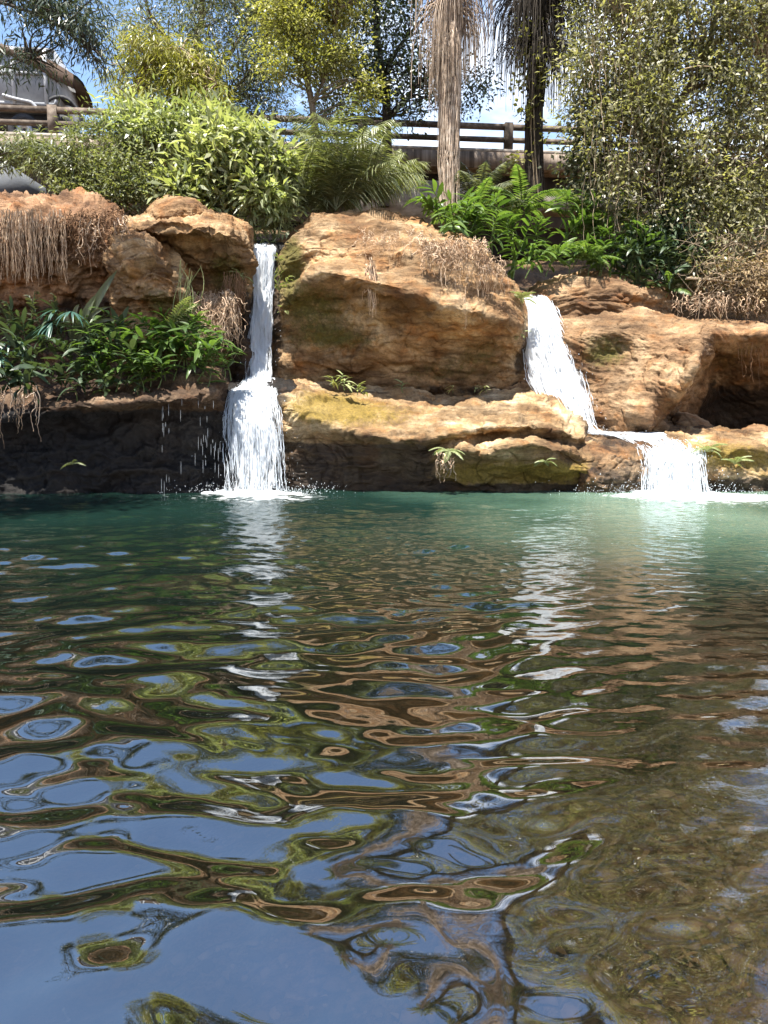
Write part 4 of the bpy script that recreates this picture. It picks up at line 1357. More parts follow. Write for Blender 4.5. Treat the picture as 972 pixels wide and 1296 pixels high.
# ------------------------------------------------------------------ trees behind the falls
tree('eucalyptus_tree', 'fine leaved grey green tree standing behind the yellow bamboo', 'tree',
     [(262, 250, 23), (258, 150, 23), (250, 60, 23), (262, -40, 23), (275, -120, 23)],
     [(215, 40, 23, 70, 75, 1.6, 60), (290, 60, 22.6, 62, 85, 1.6, 75), (270, 155, 23, 60, 55, 1.4, 50), (330, 150, 23, 40, 60, 1.2, 35), (240, -70, 23, 80, 55, 1.8, 45), (330, 20, 23.4, 50, 60, 1.2, 40)],
     MAT['grey'], MAT['bark'], per=105, cr=0.62, ln=0.14, wd=0.035, seed=21, tr=0.13, updown=-0.3,
     side=[[(256, 120, 23), (290, 70, 22.8), (320, 20, 22.6), (345, -10, 22.5)], [(254, 100, 23), (215, 60, 23), (190, 20, 23), (180, -30, 23)], [(340, 40, 23), (325, 80, 23), (300, 110, 23), (275, 130, 23)]])
tree('slender_tree', 'slender tree with yellow green crown rising behind the feathery clump', 'tree',
     [(412, 265, 19.3), (408, 210, 19.3), (402, 170, 19.4), (392, 110, 19.5), (388, 60, 19.5), (395, 0, 19.5), (398, -60, 19.5)],
     [(390, 28, 19.5, 52, 36, 1.1, 52), (378, 82, 19.4, 44, 22, 0.8, 20), (355, 8, 19.6, 36, 36, 1.0, 24), (425, -20, 19.6, 40, 40, 0.9, 26), (385, -80, 19.7, 60, 40, 1.2, 28), (462, 118, 19.4, 26, 16, 0.5, 8), (432, 70, 19.4, 18, 16, 0.4, 7)],
     MAT['yellowgreen'], MAT['bark'], per=120, cr=0.42, ln=0.11, wd=0.05, seed=22, tr=0.11,
     side=[[(396, 130, 19.4), (412, 90, 19.4), (420, 50, 19.4), (430, 10, 19.4)], [(390, 100, 19.5), (372, 70, 19.5), (360, 30, 19.5)]])
tree('dark_tree', 'dark leaved tree with bent blackish limbs, left of the palm trunk', 'tree',
     [(486, 262, 25), (490, 150, 25), (478, 60, 25), (475, -20, 25), (480, -130, 25), (505, -320, 25)],
     [(470, 70, 25, 55, 60, 1.6, 55), (525, 105, 24.5, 42, 40, 1.2, 34), (440, 110, 25, 50, 50, 1.2, 40), (500, 10, 25, 60, 50, 1.8, 50), (470, -90, 25, 90, 60, 2.0, 60), (500, -210, 25, 80, 70, 2.0, 70), (525, -340, 25, 70, 80, 2.0, 70), (600, 110, 25, 26, 34, 0.8, 12)],
     MAT['dark'], MAT['bark_dark'], per=60, cr=0.55, ln=0.15, wd=0.07, seed=23, tr=0.16,
     side=[[(490, 150, 25), (515, 122, 24.8), (540, 95, 24.6), (552, 70, 24.5)], [(484, 100, 25), (505, 60, 25), (530, 30, 25), (560, 0, 25)], [(486, 130, 25), (455, 100, 25), (430, 60, 25)]])
# big right tree hung with vines
tree('vine_hung_tree', 'large olive green tree hung with climbing vines, filling the upper right', 'tree',
     [(850, 372, 20), (846, 300, 20), (838, 200, 19.9), (842, 100, 19.8), (852, 0, 19.8), (860, -140, 19.8), (865, -300, 19.8)],
     [(800, 60, 19.2, 75, 70, 1.5, 120), (790, 160, 19.0, 68, 60, 1.2, 90), (870, 120, 18.8, 80, 80, 1.4, 130), (820, 250, 18.9, 70, 55, 1.0, 85), (900, 230, 18.6, 70, 60, 1.1, 80),
      (890, 20, 19, 80, 70, 1.6, 120), (830, -90, 19.5, 120, 90, 2.4, 150), (860, -260, 19.8, 150, 120, 3.0, 260), (880, -440, 20, 150, 120, 3.0, 200), (770, 0, 19.5, 36, 50, 0.9, 34), (752, 120, 19.4, 26, 50, 0.6, 20)],
     MAT['olive'], MAT['twig'], per=84, cr=0.50, ln=0.14, wd=0.055, seed=24, tr=0.22, updown=-0.15, kmul=0.62, twig=(0.03, 0.008), clump_rnd=0.65,
     side=[[(840, 220, 19.9), (810, 160, 19.6), (790, 90, 19.4), (778, 20, 19.4)], [(842, 150, 19.8), (880, 100, 19.4), (905, 30, 19.2), (915, -60, 19.2)], [(842, 200, 19.8), (880, 220, 19.2), (910, 210, 18.9)]])
tree('tall_tree', 'tall brown green tree at the right edge with pale hanging twigs', 'tree',
     [(985, 372, 19), (978, 280, 19), (975, 160, 19), (968, 40, 19), (960, -100, 19), (958, -300, 19)],
     [(955, 60, 18.6, 60, 80, 1.2, 110), (960, 190, 18.4, 60, 70, 1.0, 90), (1040, 100, 18.8, 80, 120, 1.5, 80), (950, -80, 18.9, 90, 80, 1.8, 90), (1000, -260, 19.2, 140, 140, 2.6, 220), (1010, -460, 19.2, 140, 120, 2.6, 160), (1120, -100, 19, 120, 200, 2.5, 120), (1200, -320, 19, 160, 180, 2.5, 170), (1200, -600, 19.2, 200, 170, 2.6, 150), (1400, -250, 18, 150, 280, 2.8, 150)],
     MAT['olive'], MAT['twig'], per=74, cr=0.46, ln=0.13, wd=0.05, seed=25, tr=0.20, updown=-0.3, clump_rnd=0.7, kmul=0.62, twig=(0.03, 0.008))
# bamboo
tree('bamboo', 'yellow leaved bamboo arching over the light green bush', 'bamboo',
     [(150, 230, 20.5), (160, 150, 20.4), (185, 80, 20.2), (230, 60, 20), (275, 105, 19.9)],
     [(180, 60, 20.3, 30, 22, 0.6, 26), (220, 75, 20.2, 40, 28, 0.6, 42), (252, 105, 20.1, 30, 32, 0.5, 34), (200, 115, 20.4, 42, 34, 0.7, 34), (265, 135, 20, 18, 20, 0.4, 14), (160, 90, 20.6, 26, 40, 0.6, 20)],
     MAT['bamboo'], MAT['twig'], per=48, cr=0.34, ln=0.24, wd=0.032, seed=26, tr=0.035, updown=-0.9, droop=0.1,
     side=[[(162, 160, 20.4), (172, 100, 20.3), (200, 60, 20.2), (240, 75, 20.1)], [(150, 200, 20.6), (150, 120, 20.6), (170, 60, 20.5), (195, 40, 20.4)]])
tree('bamboo', 'dark bamboo spray hanging into the top left corner before the truck', 'bamboo',
     [(-190, 420, 15.0), (-160, 200, 14.6), (-110, 40, 14.2), (-20, 0, 14), (60, 20, 13.8), (110, 60, 13.7)],
     [(20, -2, 14, 46, 20, 0.7, 26), (70, 14, 13.8, 36, 20, 0.6, 26), (108, 44, 13.7, 24, 18, 0.5, 18), (122, 78, 13.7, 10, 12, 0.3, 5), (50, 52, 14, 34, 16, 0.5, 9), (22, 82, 14, 30, 14, 0.4, 6), (62, 84, 13.9, 20, 12, 0.4, 4), (-80, 30, 14.2, 60, 50, 1.0, 30), (100, -4, 13.9, 30, 14, 0.5, 12)],
     MAT['dark'], MAT['bark_dark'], per=44, cr=0.30, ln=0.17, wd=0.024, seed=27, tr=0.05, updown=-0.7,
     side=[[(-100, 120, 14.2), (-40, 100, 14), (10, 84, 14), (40, 72, 14)], [(-30, 5, 14), (30, 0, 14), (85, 8, 13.9)]])
tree('bamboo', 'low dark green bamboo leaning over the grey wing wall', 'bamboo',
     [(-30, 262, 19), (-20, 220, 19), (10, 185, 18.9), (50, 180, 18.8), (85, 205, 18.7)],
     [(20, 190, 18.9, 46, 20, 0.4, 34), (70, 205, 18.7, 34, 22, 0.4, 30), (105, 225, 18.6, 22, 20, 0.3, 18), (-30, 190, 18.9, 40, 26, 0.4, 16)],
     MAT['feather'], MAT['bark_dark'], per=48, cr=0.26, ln=0.20, wd=0.03, seed=28, tr=0.025, updown=-0.5)
# a tall tree on the near left bank; its shade falls over the left ledge
tree('shade_tree', 'tall dark tree on the near left bank', 'tree',
     [(-1200, 560, 8.0), (-1220, 200, 8.0), (-1180, -200, 8.0), (-1000, -700, 8.0), (-900, -1000, 8.0)],
     [(-640, -1120, 8.6, 200, 140, 1.7, 60), (-900, -1150, 8.0, 260, 220, 2.4, 90), (-1150, -900, 8.0, 300, 300, 2.6, 80), (-420, -1020, 8.8, 120, 80, 1.1, 16)],
     MAT['dark'], MAT['bark_dark'], per=48, cr=0.6, ln=0.17, wd=0.08, seed=29, tr=0.28)

# shrubs
for k, (bl, lb, mt, per, ln, wd, cr_) in enumerate((
    ([(300, 205, 18.4, 55, 50, 0.8, 70), (345, 235, 18.2, 32, 36, 0.5, 30), (255, 235, 18.3, 44, 34, 0.6, 44)], 'light green broad leaved bush right above the upper left waterfall', 'bright', 36, 0.32, 0.085, 0.40),
    ([(215, 175, 18.9, 50, 40, 0.7, 55), (265, 165, 18.8, 30, 30, 0.5, 28), (180, 160, 19.2, 34, 26, 0.5, 24)], 'tall pale green bush below the yellow bamboo', 'bright', 40, 0.25, 0.065, 0.38),
    ([(120, 195, 18.7, 46, 40, 0.7, 56), (160, 225, 18.4, 44, 30, 0.6, 50), (95, 232, 18.4, 34, 18, 0.5, 26)], 'small leaved grey green bush above the earth bank', 'feather', 60, 0.12, 0.045, 0.34),
    ([(205, 240, 18.2, 46, 18, 0.4, 40), (150, 250, 18.2, 36, 12, 0.4, 24)], 'low dull green bush behind the small flat stone', 'feather', 56, 0.12, 0.045, 0.28),
    ([(335, 275, 18.3, 28, 24, 0.4, 34), (352, 252, 18.4, 22, 20, 0.4, 22)], 'straw tinted grassy bush at the lip of the upper left waterfall', 'pale', 44, 0.20, 0.028, 0.30))):
    cx = bl[0]
    shrub('bush', lb, 'bush', [(cx[0], min(cx[1] + 70, 296), cx[2] + 0.2), (cx[0] + 15, min(cx[1] + 40, 280), cx[2] + 0.2), (cx[0] - 20, min(cx[1] + 40, 280), cx[2] + 0.2)],
          bl, MAT[mt], per=per, cr=cr_, ln=ln, wd=wd, seed=60 + k, hollow=0.3)
# dark leafy sprig and lower right thicket
for k, (bl, lb, mt, per, ln, wd, cr_, ud) in enumerate((
    ([(745, 170, 20.0, 24, 40, 0.4, 26), (735, 215, 20.0, 20, 26, 0.4, 14)], 'dark ivy like shrub in front of the bridge railing, beside the dark palm', 'grey', 40, 0.14, 0.09, 0.36, 0),
    ([(820, 310, 18.6, 50, 32, 0.5, 50), (865, 300, 18.5, 34, 40, 0.5, 40)], 'dull green thicket over the layered rock slab', 'ginger_dark', 34, 0.18, 0.06, 0.34, -0.3),
    ([(925, 290, 18.2, 55, 40, 0.7, 70), (900, 345, 18.0, 40, 24, 0.5, 40)], 'pale leaved vine thicket under the right tree', 'olive', 46, 0.13, 0.055, 0.34, -0.4),
    ([(935, 360, 17.7, 52, 30, 0.6, 70), (985, 350, 17.6, 40, 40, 0.6, 40)], 'brown dry brushwood above the leaning rock at the right edge', 'dry', 40, 0.15, 0.03, 0.36, -0.3))):
    cx = bl[0]
    shrub('shrub', lb, 'shrub', [(cx[0], cx[1] + 60, cx[2] + 0.3), (cx[0] + 25, cx[1] + 40, cx[2] + 0.2), (cx[0] - 25, cx[1] + 45, cx[2] + 0.2)],
          bl, MAT[mt], per=per, cr=cr_, ln=ln, wd=wd, seed=80 + k, hollow=0.3, updown=ud)

# hanging vines of the right trees
g = np.random.default_rng(91)
nv = 170
x0 = g.uniform(735, 985, nv)
y0 = g.uniform(-40, 270, nv)
ly = g.uniform(50, 150, nv)
Yv = g.uniform(17.9, 18.7, nv)
K = 14
tt = np.linspace(0, 1, K)
pts = PA(x0[:, None] + np.cumsum(g.normal(size=(nv, K)) * 1.6, 1), y0[:, None] + ly[:, None] * tt, Yv[:, None] + 0.25 * np.sin(tt * 3)[None])
t = thing('vine', 'tangle of thin pale vines hanging down through the right trees', 'vine', P(860, 370, 18.3))
part('stems', MB().strands(pts, 0.007 * np.ones((nv, K)), 3), MAT['twig'], t, True, kind='stuff')
nb = 420
a0 = PA(g.uniform(880, 1000, nb), g.uniform(300, 395, nb), g.uniform(17.3, 18.1, nb))
dd = g.normal(size=(nb, 3)) * np.array([0.45, 0.25, 0.35])
t3 = np.linspace(0, 1, 6)[None, :, None]
pts = a0[:, None] + dd[:, None] * t3 + g.normal(size=(nb, 1, 3)) * 0.14 * (t3 * (1 - t3)) * 4
t = thing('dry_brush', 'heap of tangled dry brown twigs hanging over the right rocks', 'brushwood', P(935, 400, 17.7))
part('twigs', MB().strands(pts, np.linspace(0.007, 0.003, 6)[None], 3), MAT['twig'], t, True, kind='stuff')
for (a, b_, lb) in (((868, 352, 17.6), (990, 372, 17.3), 'pale fallen branch lying across the dry brush'), ((905, 300, 17.8), (968, 330, 17.7), 'thin leaning dead branch in the right thicket')):
    q = catmull([P(*a), (P(*a) * 0.5 + P(*b_) * 0.5) + np.array([0, 0, 0.08]), P(*b_)], 14)
    tag(obj('branch', MB().tube(q, np.linspace(0.035, 0.015, 14), 6), MAT['twig'], loc=q[0], smooth=True), lb, 'branch')

# ------------------------------------------------------------------ palms


def frond_mb(Lr, droop, nl, ll, wl, seed, lift=0.5, vee=0.5):
    """a feather leaf along +X from the origin: (rachis strand, leaflets)"""
    g = np.random.default_rng(seed)
    t_ = np.linspace(0, 1, 24)
    ra = np.stack([Lr * (t_ - 0.12 * droop * t_ ** 2), np.zeros(24), Lr * (lift * t_ - droop * t_ ** 2)], -1)
    mb = MB().strands(ra[None], np.linspace(0.018, 0.005, 24)[None] * Lr / 2, 4, rnd=0.4)
    s = np.linspace(0.12, 0.99, nl)
    i0 = s * 23
    i = np.clip(i0.astype(int), 0, 22)
    f = (i0 - i)[:, None]
    p = ra[i] * (1 - f) + ra[i + 1] * f
    tg = ra[i + 1] - ra[i]
    tg /= np.linalg.norm(tg, axis=1, keepdims=True)
    for sg in (-1, 1):
        d = tg * 0.65 + np.array([0, sg, 0]) * 0.9 + np.array([0, 0, -vee]) * (0.4 + 0.6 * g.random((nl, 1)))
        l = ll * np.sin(np.clip(s * 0.92 + 0.12, 0, 1) * math.pi) ** 0.6 * g.uniform(0.85, 1.1, nl)
        mb.leaves(p, d, np.tile([0, 0, 1.0], (nl, 1)), l, wl, True, 0.10)
    return mb


def place_frond(me_obj, root, loc, az, pitch, sc=1.0, roll=0.0, first=False):
    o = me_obj if first else me_obj.copy()
    if not first:
        COL.objects.link(o)
    o.parent = root
    o.location = loc
    o.rotation_euler = (roll, -pitch, az)
    o.scale = (sc, sc, sc)
    return o


def hanging(Lh, n, spread, seed, rad=0.008):
    g = np.random.default_rng(seed)
    K = 9
    t_ = np.linspace(0, 1, K)
    out = g.uniform(0.10, 1, (n, 1)) * spread
    az = g.normal(size=(n, 1)) * 0.22
    ln = Lh * g.uniform(0.45, 1.05, (n, 1))
    r = out * (1 - (1 - t_[None]) ** 3) * 0.6
    x = r * np.cos(az) + g.normal(size=(n, 1)) * 0.03
    y = r * np.sin(az) + np.cumsum(g.normal(size=(n, K)) * 0.012, 1)
    z = 0.12 * np.sin(t_ * 2.4)[None] - ln * t_[None] ** 1.25
    return MB().strands(np.stack([x, y, z + 0 * x], -1), rad * np.linspace(1.2, 0.5, K)[None] * g.uniform(0.6, 1.5, (n, 1)), 3)


def palm(label, path, tr, mat_f, mat_b, mat_l, seed, skirt, fib, crown_n=18):
    g = np.random.default_rng(seed)
    tp = catmull([P(*q) for q in path], 40)
    t = thing('palm_tree', label, 'palm', tp[0])
    ang = np.arange(14) * 2 * math.pi / 14
    part('trunk', MB().tube(tp, np.linspace(tr, tr * 0.8, 40), 14), mat_b, t, True)
    # old fibres lying along the trunk
    nf, K = fib, 10
    s = g.uniform(0.0, 0.95, nf)
    ln = g.uniform(0.05, 0.16, nf)
    az = g.uniform(0, 6.283, nf)
    u = np.clip(s[:, None] + ln[:, None] * np.linspace(0, 1, K)[None], 0, 1) * 39
    i = np.clip(u.astype(int), 0, 38)
    f = (u - i)[..., None]
    c = tp[i] * (1 - f) + tp[i + 1] * f
    lift = tr * (1.0 + g.uniform(0.02, 0.32, (nf, 1)) * np.sin(np.linspace(2.4, 0.3, K))[None] ** 2)
    a2 = az[:, None] + np.cumsum(g.normal(size=(nf, K)) * 0.05, 1)
    pts = c + np.stack([np.cos(a2) * lift, np.sin(a2) * lift, 0 * a2], -1)
    part('fibre', MB().strands(pts, 0.012 * g.uniform(0.5, 1.4, (nf, 1)) * np.ones((1, K)), 3), mat_f, t, True, kind='stuff')
    protos = []
    base = tp[0]
    n_sk = 0
    for (s0, s1, n, Lh, spr, lobe) in skirt:
        me = [hanging(Lh, 34, spr, seed + 7 * k + int(s0 * 1000)).mesh('dead_frond', mat_f, True) for k in range(3)]
        for k in range(n):
            sA = g.uniform(s0, s1) * 39
            i = min(int(sA), 38)
            p = tp[i] + (tp[i + 1] - tp[i]) * (sA - i)
            az = g.uniform(*lobe)
            o = bpy.data.objects.new('dead_frond', me[k % 3])
            COL.objects.link(o)
            o.parent = t
            o.location = p + np.array([math.cos(az), math.sin(az), 0]) * tr * 0.8 - base
            o.rotation_euler = (0, 0, az)
            o.scale = [g.uniform(0.75, 1.15)] * 3
    mef = [frond_mb(3.0, 0.75, 46, 0.62, 0.045, seed + 90 + k, lift=0.55, vee=0.9).mesh('frond', mat_l) for k in range(3)]
    for k in range(crown_n):
        o = bpy.data.objects.new('frond', mef[k % 3])
        COL.objects.link(o)
        o.parent = t
        o.location = tp[-1] - base + np.array([0, 0, g.uniform(-0.3, 0.2)])
        o.rotation_euler = (0, -g.uniform(-0.55, 0.8), k * 2.4 + g.uniform(-0.2, 0.2))
        o.scale = [g.uniform(0.85, 1.2)] * 3
    return t


palm('pale fibrous palm trunk wrapped in long dry hanging fronds, near the middle of the bridge',
     [(571, 285, 19.6), (568, 200, 19.6), (570, 100, 19.6), (573, 0, 19.6), (576, -120, 19.6), (580, -330, 19.8), (586, -700, 19.9)], 0.20,
     MAT['fibre'], MAT['bark'], MAT['grey'], 301,
     [(0.40, 0.50, 14, 1.6, 1.0, (0, 6.283)), (0.50, 0.80, 30, 2.3, 1.5, (0, 6.283)), (0.80, 1.0, 16, 2.6, 1.6, (0, 6.283)), (0.25, 0.35, 3, 2.2, 0.22, (2.8, 3.6)), (0.28, 0.35, 1, 1.3, 0.15, (-0.9, 0.4))], 1000)
palm('dark palm trunk with ivy and blackish hanging fronds, right of the open sky',
     [(678, 262, 21.5), (676, 180, 21.5), (679, 90, 21.5), (683, 0, 21.5), (686, -100, 21.5), (690, -280, 21.6), (694, -640, 21.7)], 0.20,
     MAT['fibre_shaded'], MAT['bark_dark'], MAT['dark'], 331,  # bark and leaf colours are dark too, standing for the shade on this palm
     [(0.37, 0.52, 20, 1.7, 2.0, (0, 6.283)), (0.48, 0.80, 32, 2.4, 2.2, (0, 6.283)), (0.80, 1.0, 14, 2.6, 2.0, (0, 6.283)), (0.10, 0.29, 3, 1.3, 0.10, (0, 6.283))], 420)
lf, C = crown([(672, 60, 21.1, 18, 40, 0.15, 18), (668, 110, 21.1, 14, 40, 0.15, 12), (690, 130, 21.2, 14, 60, 0.15, 10), (652, 205, 21, 4, 16, 0.1, 5)], 16, 0.22, 0.13, 0.10, 340, hollow=0.0)
t = thing('ivy', 'leafy ivy climbing the dark palm trunk', 'ivy', P(678, 250, 21.2))
pv = [catmull([P(678 + 4 * math.sin(k * 2.1), 250, 21.25), P(672 + 5 * math.sin(k), 170, 21.2), P(674, 90, 21.2), P(670 + k, 40, 21.2)], 12) for k in range(3)]
part('stems', MB().strands(np.array(pv), 0.012 * np.ones((3, 12)), 4), MAT['twig'], t, True, kind='stuff')
part('foliage', lf, MAT['pale'] if False else MAT['yellowgreen'], t, kind='stuff')

# small feathery palms and ferns in front of the bridge
fm_dark = [frond_mb(1.4, 0.6, 30, 0.46, 0.020, 400 + k, lift=0.75, vee=1.3).mesh('frond', MAT['feather']) for k in range(3)]


def frond_plant(name, label, cat, loc, n, me, sc, tilt=(0.2, 0.9), seed=1, group=None, azr=(0, 6.283)):
    g = np.random.default_rng(seed)
    t = thing(name, label, cat, loc, group)
    for k in range(n):
        o = bpy.data.objects.new('frond', me[k % len(me)])
        COL.objects.link(o)
        o.parent = t
        o.rotation_euler = (g.uniform(-0.3, 0.3), -g.uniform(*tilt), azr[0] + (azr[1] - azr[0]) * (k + g.uniform(-0.3, 0.3)) / n)
        o.scale = [sc * g.uniform(0.8, 1.2)] * 3
    return t


meG = [frond_mb(1.5, 0.55, 34, 0.34, 0.028, 420 + k, lift=0.7, vee=0.7).mesh('frond', MAT['grey']) for k in range(3)]
frond_plant('feather_palm', 'dark feathery palm just right of the pale palm trunk', 'palm', P(604, 262, 20.4), 16, meG, 1.0, (-0.1, 0.9), 431)
frond_plant('feather_palm', 'small dark feathery palm between the two palm trunks', 'palm', P(632, 272, 20.2), 12, meG, 0.7, (-0.1, 0.8), 432)
for k, (px, py, Y, sc, lb) in enumerate(((425, 266, 18.8, 1.5, 'feathery arching palm clump behind the boulder top, largest of the clump'), (385, 270, 18.7, 1.2, 'feathery arching palm at the left of the clump behind the boulder'),
                                         (464, 258, 19.2, 1.25, 'feathery arching palm at the right of the clump, before the bridge'), (430, 218, 19.4, 1.3, 'taller feathery palm at the foot of the slender tree'),
                                         (362, 232, 19.7, 1.05, 'feathery palm rising behind the light green bush'))):
    frond_plant('feather_palm', lb, 'palm', P(px, py, Y), 20, fm_dark, sc, (0.1, 1.0), 440 + k)
# fern by the slab edge and drooping ferns
meP = [frond_mb(0.8, 0.55, 22, 0.16, 0.03, 470 + k, lift=0.45, vee=0.3).mesh('frond', MAT['ginger']) for k in range(3)]
meF = [frond_mb(0.55, 0.8, 18, 0.12, 0.028, 480 + k, lift=0.5, vee=0.2).mesh('frond', MAT['pale']) for k in range(3)]
for k, (px, py, Y, n, sc, lb, me) in enumerate((
    (745, 330, 18.2, 12, 1.0, 'bright feathery fern drooping over the back of the layered slab', meP), (705, 325, 18.4, 10, 0.9, 'green fern beside the drooping fern above the layered slab', meP),
    (600, 270, 19.3, 9, 1.3, 'upright fern at the foot of the pale palm trunk', meP), (660, 262, 19.6, 10, 1.5, 'large upright fern before the dark palm trunk', meP), (735, 262, 19.6, 8, 1.3, 'upright fern under the right end of the bridge', meP),
    (850, 368, 18.0, 9, 0.8, 'fern hanging over the right end of the layered slab', meP),
    (568, 572, 14.15, 8, 0.62, 'pale fern with dangling roots on the face of the middle ledge', meF), (690, 585, 14.2, 6, 0.45, 'small fern on the mossy face of the middle ledge, toward the cascade', meF),
    (895, 572, 14.65, 9, 0.75, 'pale fern growing on the mossy rock by the cascade', meF), (930, 588, 14.6, 8, 0.65, 'pale fern at the right edge, low on the mossy rock', meF), (872, 582, 14.8, 6, 0.5, 'little fern on the mossy rock, touching the cascade spray', meF),
    (92, 588, 13.95, 6, 0.42, 'lone pale fern on the black wet wall', meF), (362, 395, 16.9, 5, 0.5, 'pale fern on the left side of the boulder', meF), (660, 380, 16.8, 9, 0.7, 'pale fern at the top of the broad right waterfall', meF),
    (655, 425, 16.6, 7, 0.6, 'pale fern hanging lower down the boulder beside the right waterfall', meF), (305, 350, 16.4, 6, 0.5, 'pale fern on the mossy rock left of the tall waterfall', meF))):
    frond_plant('fern', lb, 'fern', P(px, py, Y), n, me, sc, (-0.3, 0.8), 500 + k)

# ------------------------------------------------------------------ leafy plants, leaf by leaf


def leaf_me(name, ln, wd, mat, droop, fold=0.22, n=5):
    s = np.linspace(0, 1, n + 1)
    wv_ = wd * 0.5 * np.sin(math.pi * np.clip(s * 0.93 + 0.07, 0, 1)) ** 0.75
    wv_[-1] = 0.002
    x = ln * (s - 0.18 * droop * s ** 2)
    z = ln * (0.12 * s - droop * s ** 2)
    v = []
    for k in range(n + 1):
        v += [[x[k], -wv_[k], z[k] + wv_[k] * fold], [x[k], 0, z[k]], [x[k], wv_[k], z[k] + wv_[k] * fold]]
    q = []
    for k in range(n):
        o = 3 * k
        q += [[o, o + 3, o + 4, o + 1], [o + 1, o + 4, o + 5, o + 2]]
    return MB().add(v, q, rnd=random.random()).mesh(name, mat, True)


def leafy_plant(name, label, cat, group, mat, seed, Ls=0.85, nl=11, ll=0.36, wl=0.08, lean=0.35, leaves=None):
    g = np.random.default_rng(seed)
    t = thing(name, label, cat, (0, 0, 0), group)
    s = np.linspace(0, 1, 10)
    st = np.stack([Ls * lean * s ** 1.6, 0.03 * np.sin(s * 5), Ls * (s - 0.25 * lean * s ** 2)], -1)
    part('stem', MB().tube(st, np.linspace(0.013, 0.006, 10), 5), MAT['stem'], t, True)
    for k in range(nl):
        u = 0.25 + 0.75 * (k + 0.5) / nl
        i = min(int(u * 9), 8)
        f = u * 9 - i
        p = st[i] * (1 - f) + st[i + 1] * f
        o = bpy.data.objects.new('leaf', leaves[g.integers(len(leaves))])
        COL.objects.link(o)
        o.parent = t
        o.location = p
        az = (math.pi / 2 if k % 2 else -math.pi / 2) + g.uniform(-0.5, 0.5)
        if k == nl - 1:
            az = 0
        az = az * (1 - 0.45 * u)
        o.rotation_euler = (g.uniform(-0.35, 0.35), -g.uniform(-0.15, 0.75), az)
        sc = g.uniform(0.75, 1.15) * (0.75 + 0.4 * math.sin(u * 2.6))
        o.scale = (sc, sc, sc)
    return t


lv_g = [leaf_me('leaf', 0.36, 0.078, MAT['ginger'], d) for d in (0.15, 0.3, 0.45, 0.6)]
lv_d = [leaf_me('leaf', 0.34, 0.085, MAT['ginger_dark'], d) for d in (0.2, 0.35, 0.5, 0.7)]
lv_p = [leaf_me('leaf', 0.34, 0.075, MAT['pale'], d) for d in (0.2, 0.35, 0.5, 0.7)]


def scatter(protos, spots, seed, sc=(0.75, 1.2), tilt=0.35, face=None, labels=None):
    """the first spots take the plants themselves, the others copies of them and of their parts"""
    g = np.random.default_rng(seed)
    for k, p in enumerate(spots):
        o = protos[k] if k < len(protos) else copy_tree(protos[k % len(protos)])
        o.location = [float(a) for a in p]
        az = g.uniform(0, 6.283) if face is None else face + g.normal() * 0.9
        o.rotation_euler = (g.normal() * tilt * 0.5, g.normal() * tilt * 0.5, az)
        o.scale = [g.uniform(*sc)] * 3
        if callable(labels):
            o['label'] = labels(p)
        elif labels:
            o['label'] = labels[k]


def pxy(p):
    """where in the photograph a point of the place is"""
    y, z = p[1], p[2] - CAM_Z
    d = y * CP - z * SP
    return 486 + 1000 * p[0] / d, 648 - 1000 * (y * SP + z * CP) / d


def zone(px_names, py_names, text):
    def f(p):
        px, py = pxy(p)
        a = [n for lim, n in px_names if px < lim][0]
        b = [n for lim, n in py_names if py < lim][0]
        return text % (b, a)
    return f


# left bank: lit plants towards the waterfall, a darker leaf colour for shade towards the edge
g = np.random.default_rng(601)
GL, GD, GR = 'leafy plants on the ledge left of the waterfall', 'dull leafy plants at the left edge', 'bright leafy plants in front of the bridge'
pro = [leafy_plant('leafy_plant', 'green lance leaved plant in the thicket beside the lower left waterfall', 'plant', GL, MAT['ginger'], 610 + k, 0.75, 12, lean=0.3 + 0.12 * k, leaves=lv_g) for k in range(4)]
sp_ = [P(x, y, 15.25 - 0.9 * (y - 430) / 70.0) for x, y in zip(g.uniform(125, 268, 42), np.linspace(440, 500, 42) + g.uniform(-8, 4, 42))]
sp_ += [P(x, y, Y) for x, y, Y in ((278, 470, 15.2), (285, 478, 15.2), (292, 482, 15.3), (268, 462, 15.2), (200, 440, 15.4), (215, 430, 15.4), (225, 425, 15.5))]
scatter(pro, sp_, 602, (0.72, 1.15), 0.5, face=-1.2, labels=zone([(170, 'in front of the agave'), (205, 'below the rounded rock lump'), (240, 'below the whitish dry stalks'), (999, 'next to the lower left waterfall')], [(455, 'back'), (480, 'middle'), (999, 'front')], 'green plant, %s row of left thicket, %s'))
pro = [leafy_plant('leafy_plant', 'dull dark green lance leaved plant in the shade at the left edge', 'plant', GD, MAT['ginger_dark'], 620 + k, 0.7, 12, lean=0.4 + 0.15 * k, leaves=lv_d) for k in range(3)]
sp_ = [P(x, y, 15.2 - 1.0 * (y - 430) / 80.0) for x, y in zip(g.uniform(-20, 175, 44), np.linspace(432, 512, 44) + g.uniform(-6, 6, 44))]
scatter(pro, sp_, 603, (0.72, 1.15), 0.6, face=-1.5, labels=zone([(30, 'at the left frame edge'), (75, 'below the pale root curtain'), (120, 'below the drooping fan palm'), (999, 'in front of the agave')], [(458, 'back'), (486, 'middle'), (999, 'front')], 'dull green plant, shaded %s row, %s'))
